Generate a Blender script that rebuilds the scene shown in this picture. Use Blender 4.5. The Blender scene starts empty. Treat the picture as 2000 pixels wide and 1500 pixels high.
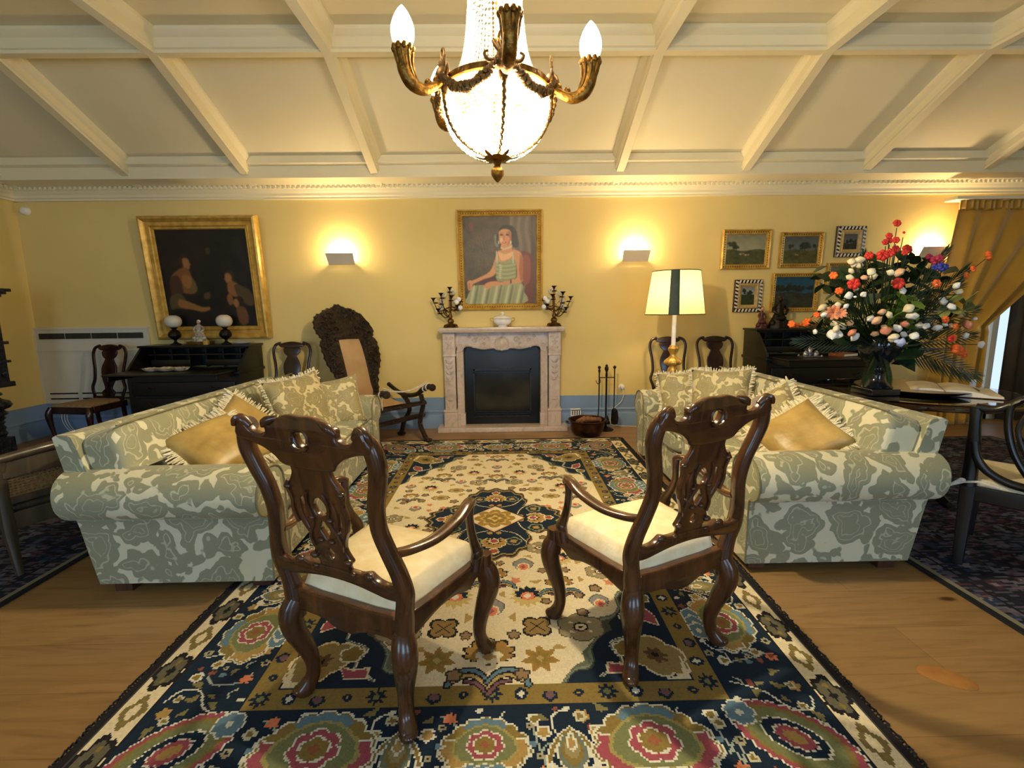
import bpy, bmesh, math, random
import numpy as np
from mathutils import Vector, Matrix, Euler
random.seed(7); RNG = np.random.default_rng(7)
C = bpy.context.scene.collection
PI = math.pi
R = math.radians

# ------------------------------------------------------------ camera, world, exposure, big lights
def make_camera():
    cd = bpy.data.cameras.new('camera'); cd.sensor_width = 36.0; cd.sensor_fit = 'HORIZONTAL'
    cd.lens = 931.3/2000*36.0; cd.clip_start = 0.02; cd.clip_end = 60
    co = bpy.data.objects.new('camera', cd); C.objects.link(co)
    y, p, r = R(-0.839), R(-8.78), R(0.693)
    f = Vector((-math.sin(y)*math.cos(p), math.cos(y)*math.cos(p), math.sin(p)))
    rt = Vector((math.cos(y), math.sin(y), 0)); up = rt.cross(f)
    rt2 = math.cos(r)*rt - math.sin(r)*up; up2 = math.sin(r)*rt + math.cos(r)*up
    m = Matrix((rt2, up2, -f)).transposed().to_4x4(); m.translation = Vector((0, 0, 1.35))
    co.matrix_world = m
    bpy.context.scene.camera = co
make_camera()
sc = bpy.context.scene
sc.view_settings.view_transform = 'Standard'; sc.view_settings.look = 'None'
sc.view_settings.gamma = 1.0; sc.view_settings.use_curve_mapping = False
sc.view_settings.exposure = 0.0
w = bpy.data.worlds.new('world'); sc.world = w; w.use_nodes = True
w.node_tree.nodes['Background'].inputs[0].default_value = (0.62, 0.78, 1.0, 1)
w.node_tree.nodes['Background'].inputs[1].default_value = 1.5

SCONCE_W = 28; WARM2 = (1.0, .74, .42)      # wall sconces and floor lamp
FLOOR_W = 20
CH_CORE = 330; CH_CROWN = 46; CH_ARM = 2; WARM3 = (1.0, .78, .48); WARM4 = (1.0, .83, .52)   # chandelier

def area(name, loc, rot, sx, sy, power, col, spread=180):
    l = bpy.data.lights.new(name, 'AREA'); l.shape = 'RECTANGLE'; l.size = sx; l.size_y = sy
    l.energy = power; l.color = col; l.spread = R(spread)
    o = bpy.data.objects.new(name, l); C.objects.link(o); o.location = loc; o.rotation_euler = rot
    return o
def point(name, loc, power, col, r=0.03, parent=None):
    l = bpy.data.lights.new(name, 'POINT'); l.energy = power; l.color = col; l.shadow_soft_size = r
    o = bpy.data.objects.new(name, l); C.objects.link(o); o.location = loc
    if parent: o.parent = parent
    return o
COOL = (0.44, 0.70, 1.0); WARM = (1.0, 0.66, 0.24)
# daylight entering by the three windows of the wall behind the camera
for i, wx in enumerate((-3.1, 0.0, 3.1)):
    area('window_daylight', (wx, -2.94, 1.45), (R(90), 0, 0), 1.25, 1.9, 47, COOL)

# ------------------------------------------------------------ helpers
def tag(o, label=None, cat=None, group=None, kind=None):
    if label: o['label'] = label
    if cat: o['category'] = cat
    if group: o['group'] = group
    if kind: o['kind'] = kind
    return o
def thing(name, label, cat, loc=(0, 0, 0), rz=0.0, group=None):
    o = bpy.data.objects.new(name, None); C.objects.link(o); o.empty_display_size = 0.1
    o.location = loc; o.rotation_euler = (0, 0, rz)
    return tag(o, label, cat, group)
def copy_tree(o, parent=None):
    c = o.copy(); C.objects.link(c); c.parent = parent
    for ch in list(o.children):
        copy_tree(ch, c)
    return c

def catmull(P, n=6, closed=False):
    P = np.array(P, float); k = len(P); out = []
    rng = range(k if closed else k-1)
    for i in rng:
        if closed:
            a, b, c, d = P[(i-1) % k], P[i], P[(i+1) % k], P[(i+2) % k]
        else:
            a, b, c, d = P[max(i-1, 0)], P[i], P[i+1], P[min(i+2, k-1)]
        for j in range(n):
            t = j/n
            out.append(0.5*((2*b)+(c-a)*t+(2*a-5*b+4*c-d)*t*t+(3*b-a-3*c+d)*t**3))
    if not closed: out.append(P[-1])
    return np.array(out)

class MB:
    def __init__(s, M=None):
        s.v = []; s.f = []; s.m = []; s.M = M; s.cm = 0
    def add(s, vs, fs, M=None):
        b = len(s.v)
        vs = np.array(vs, float).reshape(-1, 3)
        if M is not None:
            A = np.array(M); vs = vs @ A[:3, :3].T + A[:3, 3]
        if s.M is not None:
            A = np.array(s.M); vs = vs @ A[:3, :3].T + A[:3, 3]
        s.v.extend(vs.tolist()); s.f.extend([tuple(b+i for i in f) for f in fs]); s.m.extend([s.cm]*len(fs))
        return s
    def box(s, c, d, M=None, rz=0):
        x, y, z = d[0]/2, d[1]/2, d[2]/2
        vs = np.array([(a*x, b*y, e*z) for e in (-1, 1) for b in (-1, 1) for a in (-1, 1)])
        if rz:
            cr, sr = math.cos(rz), math.sin(rz)
            vs = np.stack([vs[:, 0]*cr-vs[:, 1]*sr, vs[:, 0]*sr+vs[:, 1]*cr, vs[:, 2]], 1)
        vs = vs + np.array(c)
        return s.add(vs, [(0, 2, 3, 1), (4, 5, 7, 6), (0, 1, 5, 4), (2, 6, 7, 3), (0, 4, 6, 2), (1, 3, 7, 5)], M)
    def rbox(s, c, d, b=0.01, M=None, rz=0):
        bm = bmesh.new(); bmesh.ops.create_cube(bm, size=1)
        bmesh.ops.scale(bm, vec=d, verts=bm.verts)
        bmesh.ops.bevel(bm, geom=bm.edges[:]+bm.verts[:], offset=b, segments=3, profile=0.6, affect='EDGES')
        if rz: bmesh.ops.rotate(bm, cent=(0, 0, 0), matrix=Matrix.Rotation(rz, 3, 'Z'), verts=bm.verts)
        bmesh.ops.translate(bm, vec=c, verts=bm.verts)
        bm.verts.index_update()
        s.add([v.co[:] for v in bm.verts], [[v.index for v in f.verts] for f in bm.faces], M); bm.free(); return s
    def lathe(s, prof, c=(0, 0, 0), seg=20, M=None, flute=0, nf=0, sx=1, sy=1, smooth=0):
        if smooth: prof = catmull(prof, smooth)
        vs = []; fs = []; n = len(prof)
        for r, z in prof:
            for k in range(seg):
                a = 2*PI*k/seg; rr = max(r, 1e-4)*(1+flute*math.cos(nf*a))
                vs.append((c[0]+rr*math.cos(a)*sx, c[1]+rr*math.sin(a)*sy, c[2]+z))
        for i in range(n-1):
            for k in range(seg):
                k2 = (k+1) % seg
                fs.append((i*seg+k, i*seg+k2, (i+1)*seg+k2, (i+1)*seg+k))
        fs.append(tuple(range(seg))[::-1]); fs.append(tuple((n-1)*seg+k for k in range(seg)))
        return s.add(vs, fs, M)
    def sphere(s, c, r, seg=12, M=None, sc=(1, 1, 1)):
        n = max(4, seg//2+1)
        prof = [(math.sin(PI*i/n), -math.cos(PI*i/n)) for i in range(n+1)]
        vs = []; fs = []
        for q, z in prof:
            for k in range(seg):
                a = 2*PI*k/seg; vs.append((c[0]+max(q, 1e-3)*math.cos(a)*r*sc[0], c[1]+max(q, 1e-3)*math.sin(a)*r*sc[1], c[2]+z*r*sc[2]))
        for i in range(n):
            for k in range(seg):
                k2 = (k+1) % seg; fs.append((i*seg+k, i*seg+k2, (i+1)*seg+k2, (i+1)*seg+k))
        return s.add(vs, fs, M)
    def sweep(s, P, r=None, n=10, res=5, ref=(1, 0, 0), M=None, sq=2.0, closed=False):
        """P rows: x,y,z[,ra,rb]  (ra along ref, rb across)."""
        P = [list(map(float, p)) for p in P]
        for p in P:
            if len(p) == 3: p += [r, r]
            elif len(p) == 4: p += [p[3]]
        Q = catmull(P, res, closed) if res > 1 else np.array(P)
        m = len(Q); ref = np.array(ref, float); vs = []
        for i in range(m):
            if closed: t = Q[(i+1) % m, :3]-Q[i-1, :3]
            else: t = Q[min(i+1, m-1), :3]-Q[max(i-1, 0), :3]
            t = t/(np.linalg.norm(t)+1e-12)
            a = ref-(ref@t)*t
            if np.linalg.norm(a) < 1e-3:
                a = np.array([0, 1.0, 0])-t[1]*t
            a /= np.linalg.norm(a); b = np.cross(t, a)
            for k in range(n):
                th = 2*PI*k/n; cx, sx = math.cos(th), math.sin(th)
                cx = math.copysign(abs(cx)**(2/sq), cx); sx = math.copysign(abs(sx)**(2/sq), sx)
                vs.append(Q[i, :3]+a*cx*Q[i, 3]+b*sx*Q[i, 4])
        fs = []
        for i in range(m if closed else m-1):
            i2 = (i+1) % m
            for k in range(n):
                k2 = (k+1) % n; fs.append((i*n+k, i*n+k2, i2*n+k2, i2*n+k))
        if not closed:
            fs.append(tuple(range(n))[::-1]); fs.append(tuple((m-1)*n+k for k in range(n)))
        return s.add(vs, fs, M)
    def plate(s, outline, holes=(), th=0.03, bev=0.004, fn=None, M=None, res=4):
        """closed 2D outline (smoothed), holes, extruded; fn(u, v, t)->xyz"""
        cu = bpy.data.curves.new('tmp', 'CURVE'); cu.dimensions = '2D'; cu.fill_mode = 'BOTH'
        cu.extrude = max(th/2-bev, 0.0005); cu.bevel_depth = bev; cu.bevel_resolution = 2; cu.offset = -bev
        for o in [outline]+list(holes):
            q = catmull(o, res, True) if res > 1 else np.array(o, float)
            sp = cu.splines.new('POLY'); sp.points.add(len(q)-1)
            sp.points.foreach_set('co', np.concatenate([q, np.zeros((len(q), 1)), np.ones((len(q), 1))], 1).ravel())
            sp.use_cyclic_u = True
        ob = bpy.data.objects.new('tmp', cu); C.objects.link(ob)
        dg = bpy.context.evaluated_depsgraph_get(); me = bpy.data.meshes.new_from_object(ob.evaluated_get(dg))
        vs = [v.co[:] for v in me.vertices]; fs = [tuple(p.vertices) for p in me.polygons]
        bpy.data.objects.remove(ob); bpy.data.curves.remove(cu); bpy.data.meshes.remove(me)
        if fn is None: fn = lambda u, v, t: (u, t, v)
        return s.add([fn(*v) for v in vs], fs, M)
    def grid(s, F, nu, nv, M=None, wu=False, wv=False):
        vs = [F(i/(nu if wu else nu-1), j/(nv if wv else nv-1)) for i in range(nu) for j in range(nv)]
        fs = []
        for i in range(nu if wu else nu-1):
            for j in range(nv if wv else nv-1):
                fs.append((i*nv+j, ((i+1) % nu)*nv+j, ((i+1) % nu)*nv+(j+1) % nv, i*nv+(j+1) % nv))
        return s.add(vs, fs, M)
    def loft(s, rings, M=None, cap=True):
        n = len(rings[0]); vs = [p for r in rings for p in r]; fs = []
        for i in range(len(rings)-1):
            for k in range(n):
                k2 = (k+1) % n; fs.append((i*n+k, i*n+k2, (i+1)*n+k2, (i+1)*n+k))
        if cap: fs.append(tuple(range(n))[::-1]); fs.append(tuple((len(rings)-1)*n+k for k in range(n)))
        return s.add(vs, fs, M)
    def build(s, name, mat, parent=None, ang=40, weld=True):
        me = bpy.data.meshes.new(name); me.from_pydata(s.v, [], s.f)
        mats = mat if isinstance(mat, (list, tuple)) else [mat]
        for m in mats: me.materials.append(m)
        if len(mats) > 1: me.polygons.foreach_set('material_index', s.m)
        bm = bmesh.new(); bm.from_mesh(me)
        if weld: bmesh.ops.remove_doubles(bm, verts=bm.verts, dist=1e-5)
        bmesh.ops.recalc_face_normals(bm, faces=bm.faces); bm.to_mesh(me); bm.free()
        me.shade_smooth()
        if ang < 180: me.set_sharp_from_angle(angle=R(ang))
        o = bpy.data.objects.new(name, me); C.objects.link(o)
        if parent: o.parent = parent
        return o

# ------------------------------------------------------------ materials
def srgb(r, g, b):
    f = lambda c: (c/255/12.92) if c/255 <= 0.04045 else ((c/255+0.055)/1.055)**2.4
    return (f(r), f(g), f(b), 1)
def newmat(name):
    m = bpy.data.materials.new(name); m.use_nodes = True
    nt = m.node_tree; return m, nt, nt.nodes['Principled BSDF']
def N(nt, t, **kw):
    n = nt.nodes.new(t)
    for k, v in kw.items():
        if k in n.inputs.keys() if isinstance(k, str) else False: n.inputs[k].default_value = v
        else: setattr(n, k, v)
    return n
def ramp(nt, fac, stops, interp='LINEAR'):
    n = nt.nodes.new('ShaderNodeValToRGB'); cr = n.color_ramp; cr.interpolation = interp
    while len(cr.elements) < len(stops): cr.elements.new(0.5)
    for e, (p, c) in zip(cr.elements, stops): e.position = p; e.color = c
    nt.links.new(fac, n.inputs[0]); return n.outputs[0]
def coords(nt, scale=(1, 1, 1), rot=(0, 0, 0)):
    tc = nt.nodes.new('ShaderNodeTexCoord'); mp = nt.nodes.new('ShaderNodeMapping')
    mp.inputs['Scale'].default_value = scale; mp.inputs['Rotation'].default_value = rot
    nt.links.new(tc.outputs['Object'], mp.inputs[0]); return mp.outputs[0]
def bump(nt, bs, h, strength=0.3, dist=0.01):
    b = nt.nodes.new('ShaderNodeBump'); b.inputs['Strength'].default_value = strength; b.inputs['Distance'].default_value = dist
    nt.links.new(h, b.inputs['Height']); nt.links.new(b.outputs[0], bs.inputs['Normal'])
def noise(nt, v, scale, detail=3, dist=0.0):
    n = nt.nodes.new('ShaderNodeTexNoise'); n.inputs['Scale'].default_value = scale; n.inputs['Detail'].default_value = detail
    n.inputs['Distortion'].default_value = dist; nt.links.new(v, n.inputs['Vector']); return n
def plain(name, c1, c2=None, scale=8, rough=0.5, metal=0.0, bmp=0.0, bscale=60, spec=0.5, stretch=(1, 1, 1), bdist=0.004, coat=0.0):
    m, nt, bs = newmat(name); c2 = c2 or tuple(min(1, x*1.15) for x in c1[:3])+(1,)
    v = coords(nt, stretch); n = noise(nt, v, scale, 4)
    nt.links.new(ramp(nt, n.outputs[0], [(0.3, c1), (0.7, c2)]), bs.inputs['Base Color'])
    bs.inputs['Roughness'].default_value = rough; bs.inputs['Metallic'].default_value = metal
    bs.inputs['Specular IOR Level'].default_value = spec; bs.inputs['Coat Weight'].default_value = coat
    if bmp: bump(nt, bs, noise(nt, v, bscale, 4).outputs[0], bmp, bdist)
    return m
def wood(name, c1, c2, rough=0.25, scale=3, carve=0, coat=0.3, stretch=(6, 6, 0.7)):
    m, nt, bs = newmat(name); v = coords(nt, stretch)
    n = noise(nt, v, scale, 6, 1.2)
    nt.links.new(ramp(nt, n.outputs[0], [(0.3, c1), (0.72, c2)]), bs.inputs['Base Color'])
    bs.inputs['Roughness'].default_value = rough; bs.inputs['Coat Weight'].default_value = coat; bs.inputs['Coat Roughness'].default_value = 0.12
    if carve:
        vo = nt.nodes.new('ShaderNodeTexVoronoi'); vo.inputs['Scale'].default_value = carve; vo.feature = 'SMOOTH_F1'
        vv = coords(nt); nz = noise(nt, vv, carve*0.6, 3, 2.0)
        mx = nt.nodes.new('ShaderNodeMixRGB'); mx.inputs[0].default_value = 0.25
        nt.links.new(vv, mx.inputs[1]); nt.links.new(nz.outputs[1], mx.inputs[2]); nt.links.new(mx.outputs[0], vo.inputs['Vector'])
        bump(nt, bs, vo.outputs['Distance'], 1.0, 0.02)
    else:
        bump(nt, bs, n.outputs[0], 0.08, 0.002)
    return m
def emis(name, col, s):
    m, nt, bs = newmat(name); bs.inputs['Base Color'].default_value = col
    bs.inputs['Emission Color'].default_value = col; bs.inputs['Emission Strength'].default_value = s; return m

MAT = {}
MAT['walnut'] = wood('walnut', srgb(48, 27, 14), srgb(88, 52, 26), 0.26)
MAT['darkwood'] = wood('dark_wood', srgb(24, 12, 12), srgb(52, 26, 22), 0.25)
MAT['black'] = wood('black_wood', srgb(6, 6, 7), srgb(15, 13, 13), 0.36, coat=.1)
MAT['carved'] = wood('carved_wood', srgb(22, 12, 8), srgb(58, 36, 22), 0.42, carve=30, coat=0.1)
MAT['blackcarved'] = wood('black_carved_wood', srgb(10, 9, 9), srgb(24, 20, 18), 0.35, carve=30)
MAT['footwood'] = wood('sofa_foot_wood', srgb(60, 32, 22), srgb(84, 46, 32), 0.4)
MAT['greywood'] = wood('grey_brown_wood', srgb(48, 40, 30), srgb(78, 66, 48), 0.45)
MAT['white'] = plain('white_paint', srgb(222, 212, 182), srgb(230, 220, 192), 3, 0.55)
MAT['panelwhite'] = plain('vent_white', srgb(206, 200, 180), srgb(214, 208, 190), 3, 0.6)
MAT['fabric_cream'] = plain('cream_satin', srgb(230, 212, 168), srgb(242, 230, 198), 22, 0.55, bmp=0.6, bscale=26, bdist=0.006)
MAT['cream_muslin'] = plain('white_muslin', srgb(226, 220, 205), srgb(240, 235, 224), 30, 0.8, bmp=0.7, bscale=30, bdist=0.01)
MAT['chairseat'] = plain('tan_seat', srgb(130, 104, 66), srgb(160, 134, 92), 40, 0.7, bmp=0.2, bscale=200)
MAT['ivoryseat'] = plain('ivory_seat', srgb(206, 194, 160), srgb(224, 212, 180), 40, 0.7)
MAT['gold'] = plain('gilt', srgb(176, 136, 56), srgb(216, 178, 92), 14, 0.36, 0.35, bmp=0.3, bscale=90)
MAT['gold_dk'] = plain('gilt_dark', srgb(70, 48, 18), srgb(122, 88, 34), 40, 0.4, 0.6, bmp=0.6, bscale=70)
MAT['bronze'] = plain('bronze', srgb(66, 46, 22), srgb(122, 88, 40), 30, 0.38, 0.8, bmp=0.7, bscale=70, bdist=0.006)
MAT['iron'] = plain('iron', srgb(22, 18, 16), srgb(46, 38, 32), 30, 0.45, 0.7, bmp=0.3)
MAT['copper'] = plain('dark_copper', srgb(40, 24, 16), srgb(84, 52, 34), 12, 0.4, 0.75, bmp=0.3, bscale=30)
MAT['silver'] = plain('silver', srgb(120, 120, 124), srgb(190, 190, 196), 30, 0.25, 0.9)
MAT['leather'] = plain('tan_leather', srgb(168, 134, 96), srgb(190, 156, 116), 5, 0.45, bmp=0.1, bscale=150)
MAT['porcelain'] = plain('porcelain', srgb(226, 224, 222), srgb(244, 242, 240), 12, 0.15)
MAT['globe'] = plain('frosted_glass', srgb(206, 200, 186), srgb(220, 214, 200), 5, 0.35)
MAT['rope'] = plain('white_rope', srgb(180, 172, 156), srgb(226, 220, 206), 90, 0.8)
MAT['plastic'] = plain('white_plastic', srgb(226, 224, 216), srgb(236, 234, 226), 3, 0.4)
MAT['page'] = plain('paper', srgb(222, 210, 188), srgb(236, 226, 206), 10, 0.8)
MAT['blackmetal'] = plain('black_metal', srgb(10, 12, 16), srgb(16, 18, 24), 4, 0.35, 0.3)
MAT['fringe'] = plain('fringe', srgb(200, 188, 150), srgb(232, 224, 198), 60, 0.85)
# ------------------------------------------------------------ room shell
WY = 5.46; XL = -5.25; XR = 6.7; YF = -3.0
def wall_mat():
    m, nt, bs = newmat('yellow_wall'); v = coords(nt)
    n = noise(nt, v, 1.2, 4)
    nt.links.new(ramp(nt, n.outputs[0], [(0.3, srgb(222, 197, 124)), (0.7, srgb(227, 203, 132))]), bs.inputs['Base Color'])
    bs.inputs['Roughness'].default_value = 0.7
    bump(nt, bs, noise(nt, v, 240, 2).outputs[0], 0.08, 0.002); return m
def floor_mat():
    m, nt, bs = newmat('oak_floor'); v = coords(nt)
    br = nt.nodes.new('ShaderNodeTexBrick'); br.offset = 0.37; br.inputs['Scale'].default_value = 1
    br.inputs['Brick Width'].default_value = 2.6; br.inputs['Row Height'].default_value = 0.26
    br.inputs['Mortar Size'].default_value = 0.0016; br.inputs['Mortar Smooth'].default_value = 0.6; br.inputs['Bias'].default_value = 0
    br.inputs['Color1'].default_value = srgb(156, 124, 80); br.inputs['Color2'].default_value = srgb(140, 110, 68); br.inputs['Mortar'].default_value = srgb(118, 78, 40)
    nt.links.new(v, br.inputs['Vector'])
    v2 = coords(nt, (0.9, 9, 1)); g = noise(nt, v2, 2.2, 8, 1.6)
    gr = ramp(nt, g.outputs[0], [(0.25, srgb(196, 186, 170)), (0.5, srgb(240, 236, 230)), (0.75, srgb(255, 255, 255))])
    mx = nt.nodes.new('ShaderNodeMixRGB'); mx.blend_type = 'MULTIPLY'; mx.inputs[0].default_value = 0.85
    nt.links.new(br.outputs[0], mx.inputs[1]); nt.links.new(gr, mx.inputs[2])
    # knots
    vo = nt.nodes.new('ShaderNodeTexVoronoi'); vo.inputs['Scale'].default_value = 1.0; vk = coords(nt, (1.3, 3.1, 1)); nt.links.new(vk, vo.inputs['Vector'])
    kr = ramp(nt, vo.outputs['Distance'], [(0.0, srgb(70, 40, 18)), (0.035, srgb(120, 76, 40)), (0.07, (1, 1, 1, 1))])
    mx2 = nt.nodes.new('ShaderNodeMixRGB'); mx2.blend_type = 'MULTIPLY'; mx2.inputs[0].default_value = 0.9
    nt.links.new(mx.outputs[0], mx2.inputs[1]); nt.links.new(kr, mx2.inputs[2])
    nt.links.new(mx2.outputs[0], bs.inputs['Base Color']); bs.inputs['Roughness'].default_value = 0.42
    bump(nt, bs, g.outputs[0], 0.05, 0.002); return m
MAT['wall'] = wall_mat(); MAT['floor'] = floor_mat()
MAT['ceil'] = plain('ceiling_paint', srgb(226, 216, 180), srgb(231, 221, 188), 2, 0.6)
MAT['blue'] = plain('blue_paint', srgb(122, 148, 184), srgb(128, 154, 190), 3, 0.45)

f = MB(); f.box(((XL+XR)/2, (WY+YF)/2, -0.05), (XR-XL+0.4, WY-YF+0.4, 0.1)); tag(f.build('floor', MAT['floor']), kind='structure')
k = MB()   # one golden knot in the boards to the right of the carpet
k.plate([(1.52, 1.57), (1.56, 1.60), (1.62, 1.59), (1.665, 1.55), (1.68, 1.50), (1.65, 1.475), (1.59, 1.49), (1.54, 1.53)], th=0.0012, bev=0.0004, fn=lambda u, v, t: (u, v, 0.0008+t))
tag(k.build('trim_7', plain('knot_wood', srgb(148, 100, 50), srgb(166, 116, 62), 20, 0.4)), kind='structure')

# window opening in the back wall, right of the curtain edge
OX0, OX1, OZ = 5.08, 6.35, 2.35
b = MB(); T = 0.15; ym = WY+T/2
b.box(((XL-0.15+OX0)/2, ym, 1.7), (OX0-XL+0.15, T, 3.4)); b.box(((OX1+XR+.15)/2, ym, 1.7), (XR+.15-OX1, T, 3.4))
b.box(((OX0+OX1)/2, ym, (OZ+3.4)/2), (OX1-OX0, T, 3.4-OZ))
tag(b.build('wall_back', MAT['wall']), kind='structure')
b = MB(); b.box((XL-0.075, (WY+YF)/2, 1.9), (0.15, WY-YF+0.3, 3.8)); tag(b.build('wall_left', MAT['wall']), kind='structure')
b = MB(); b.box((XR+0.075, (WY+YF)/2, 1.9), (0.15, WY-YF+0.3, 3.8)); tag(b.build('wall_right', MAT['wall']), kind='structure')
b = MB()   # wall behind the camera with three window openings
xs = [XL, -3.75, -2.45, -0.65, 0.65, 2.45, 3.75, XR]
for i in range(0, 7, 2): b.box(((xs[i]+xs[i+1])/2, YF-0.075, 1.9), (xs[i+1]-xs[i], 0.15, 3.8))
for i in range(1, 7, 2):
    b.box(((xs[i]+xs[i+1])/2, YF-0.075, 0.225), (1.3, 0.15, 0.45)); b.box(((xs[i]+xs[i+1])/2, YF-0.075, 3.1), (1.3, 0.15, 1.4))
tag(b.build('wall_front', MAT['wall']), kind='structure')

# french window behind the curtain
fr = MB()
for x in (OX0+0.03, (OX0+OX1)/2, OX1-0.03): fr.box((x, WY+0.06, OZ/2), (0.07, 0.06, OZ))
for z in (0.12, OZ-0.04): fr.box(((OX0+OX1)/2, WY+0.06, z), (OX1-OX0, 0.06, 0.10 if z > 1 else 0.24))
wn = tag(fr.build('window_1', MAT['white']), kind='structure')
gm, gnt, gbs = newmat('window_glass'); gbs.inputs['Transmission Weight'].default_value = 1; gbs.inputs['Roughness'].default_value = 0.02; gbs.inputs['IOR'].default_value = 1.1
g = MB(); g.box(((OX0+OX1)/2, WY+0.06, OZ/2), (OX1-OX0, 0.006, OZ)); g.build('pane', gm, wn)

# sloped coffered ceiling -----------------------------------------------------------
TA = 0.446; CY0, CZ0 = 5.32, 2.69; CY1 = 3.985; CZ1 = CZ0+(CY0-CY1)*TA
up = 0.16       # recess of the panels above the beams' soffits
def slab(mb, x0, x1, ya, za, yb, zb, th):
    vs = [(x, y, z+d) for x in (x0, x1) for (y, z, d) in ((ya, za, 0), (yb, zb, 0), (yb, zb, th), (ya, za, th))]
    mb.add(vs, [(0, 1, 2, 3), (4, 7, 6, 5), (0, 4, 5, 1), (3, 2, 6, 7), (0, 3, 7, 4), (1, 5, 6, 2)])
c = MB()
slab(c, XL-.1, XR+.1, WY+.12, CZ0-(WY+.12-CY0)*TA+up, CY1, CZ1+up, 0.06)
slab(c, XL-.1, XR+.1, CY1, CZ1+up, YF-.1, CZ1+up, 0.06)
tag(c.build('ceiling', MAT['ceil']), kind='structure')
beams = [-5.12, -3.84, -2.63, -1.31, 1.22, 2.53, 3.80, 5.08, 6.36]
def beam_profile(w, h):  # (across, height above soffit)
    return [(-w/2, 0.0), (w/2, 0.0), (w/2, 0.022), (w/2+0.014, 0.03), (w/2+0.014, h*0.62), (w/2+0.03, h*0.68), (w/2+0.05, h*0.86), (w/2+0.055, h+0.02),
            (-w/2-0.055, h+0.02), (-w/2-0.05, h*0.86), (-w/2-0.03, h*0.68), (-w/2-0.014, h*0.62), (-w/2-0.014, 0.03), (-w/2, 0.022)]
bb = MB(); pr = beam_profile(0.075, up)
for x in beams:
    rings = []
    for (y, z) in ((WY+.05, CZ0-(WY+.05-CY0)*TA), (CY1, CZ1), (YF, CZ1)):
        rings.append([(x+a, y, z+h) for a, h in pr])
    bb.loft(rings)
tag(bb.build('trim_1', MAT['ceil'], ang=25), kind='structure')
bb = MB()   # cross beams
for yb, zb in ((CY1, CZ1), (2.55, CZ1), (1.1, CZ1), (-.4, CZ1), (-1.8, CZ1)):
    rings = [[(x, yb+a, zb+0.001+h) for a, h in pr] for x in (XL, XR)]
    bb.loft(rings)
# low cross rail of the slope, just above the cornice
rings = [[(x, 5.25+a, CZ0+.03+h) for a, h in ((-.06, .0), (.2, -.05), (.2, .2), (-.11, .2), (-.11, .13), (-.075, .11), (-.06, .03))] for x in (XL, XR)]
bb.loft(rings)
tag(bb.build('trim_2', MAT['ceil'], ang=25), kind='structure')
# cornice with dentils along the back wall and along the left wall
cp = [(0.0, 2.565), (0.03, 2.565), (0.03, 2.585), (0.045, 2.595), (0.05, 2.62), (0.075, 2.645), (0.08, 2.655), (0.09, 2.66), (0.09, 2.70), (0.115, 2.702), (0.12, 2.712), (0.135, 2.716), (0.14, 2.732), (0.0, 2.80)]
co = MB()
co.loft([[(x, WY-d, z) for d, z in cp] for x in (XL, XR)])
co.loft([[(XL+d, y, z+0.0) for d, z in cp] for y in (WY, YF)])
for i in range(int((XR-XL)/0.052)):
    co.box((XL+0.13+i*0.052, WY-0.098, 2.680), (0.026, 0.03, 0.034))
for i in range(60):
    co.box((XL+0.098, WY-0.13-i*0.052, 2.680), (0.03, 0.026, 0.034))
tag(co.build('trim_3', MAT['ceil'], ang=25), kind='structure')
# side wall infill above the cornice is part of the walls; blue skirting
sp = [(0.0, 0.0), (0.03, 0.0), (0.03, 0.14), (0.024, 0.155), (0.018, 0.16), (0.018, 0.185), (0.024, 0.19), (0.024, 0.20), (0.016, 0.215), (0.014, 0.36), (0.0, 0.363)]
def skirt(name, runs):
    m = MB()
    for kind, a, b2 in runs:
        if kind == 'y': m.loft([[(x, WY-d, z) for d, z in sp] for x in (a, b2)])
        else: m.loft([[(XL+d, y, z) for d, z in sp] for y in (a, b2)])
    tag(m.build(name, MAT['blue'], ang=25), kind='structure')
skirt('baseboard_back', [('y', XL, -0.66), ('y', 0.60, OX0)])
skirt('baseboard_left', [('x', WY, YF)])

# ventilation panel on the back wall
vt = thing('ventilation_panel', 'white wall panel with a four-slot grille at the left end of the back wall', 'vent panel', (-4.62, WY-0.001, 0.36))
m = MB(); m.box((0, -0.012, 0.43), (1.26, 0.024, 0.86)); m.box((0, -0.028, 0.60), (1.26, 0.01, 0.012)); m.box((0, -0.028, 0.845), (1.28, 0.016, 0.014))
for sx in (-1, 1): m.box((sx*0.63, -0.028, 0.42), (0.014, 0.012, 0.86))
m.build('panel', MAT['panelwhite'], vt)
for i in range(4):
    g = MB(); g.box((-0.435+i*0.29, -0.030, 0.765), (0.272, 0.014, 0.062))
    for j in range(16): g.box((-0.435-0.128+i*0.29+j*0.017, -0.038, 0.765), (0.004, 0.006, 0.058))
    g.build('grille', plain('grille_dark', srgb(50, 44, 36), srgb(60, 54, 44), 5, 0.6), vt)
for i in range(3):
    g = MB()
    for zz in (0.0, 0.06): g.box((-0.40+i*0.36, -0.026, 0.085+zz-0.03), (0.31, 0.008, 0.014))
    g.build('slot', MAT['blackmetal'], vt)
s = MB(Matrix.Rotation(R(90), 4, 'X')); s.lathe([(0.045, 0), (0.045, 0.02), (0.03, 0.045), (0.0, 0.05)], seg=20)
o = s.build('motion_sensor', MAT['plastic']); o.location = (-5.14, WY, 2.47); tag(o, 'small round white sensor high in the left corner of the back wall', 'sensor')
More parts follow.
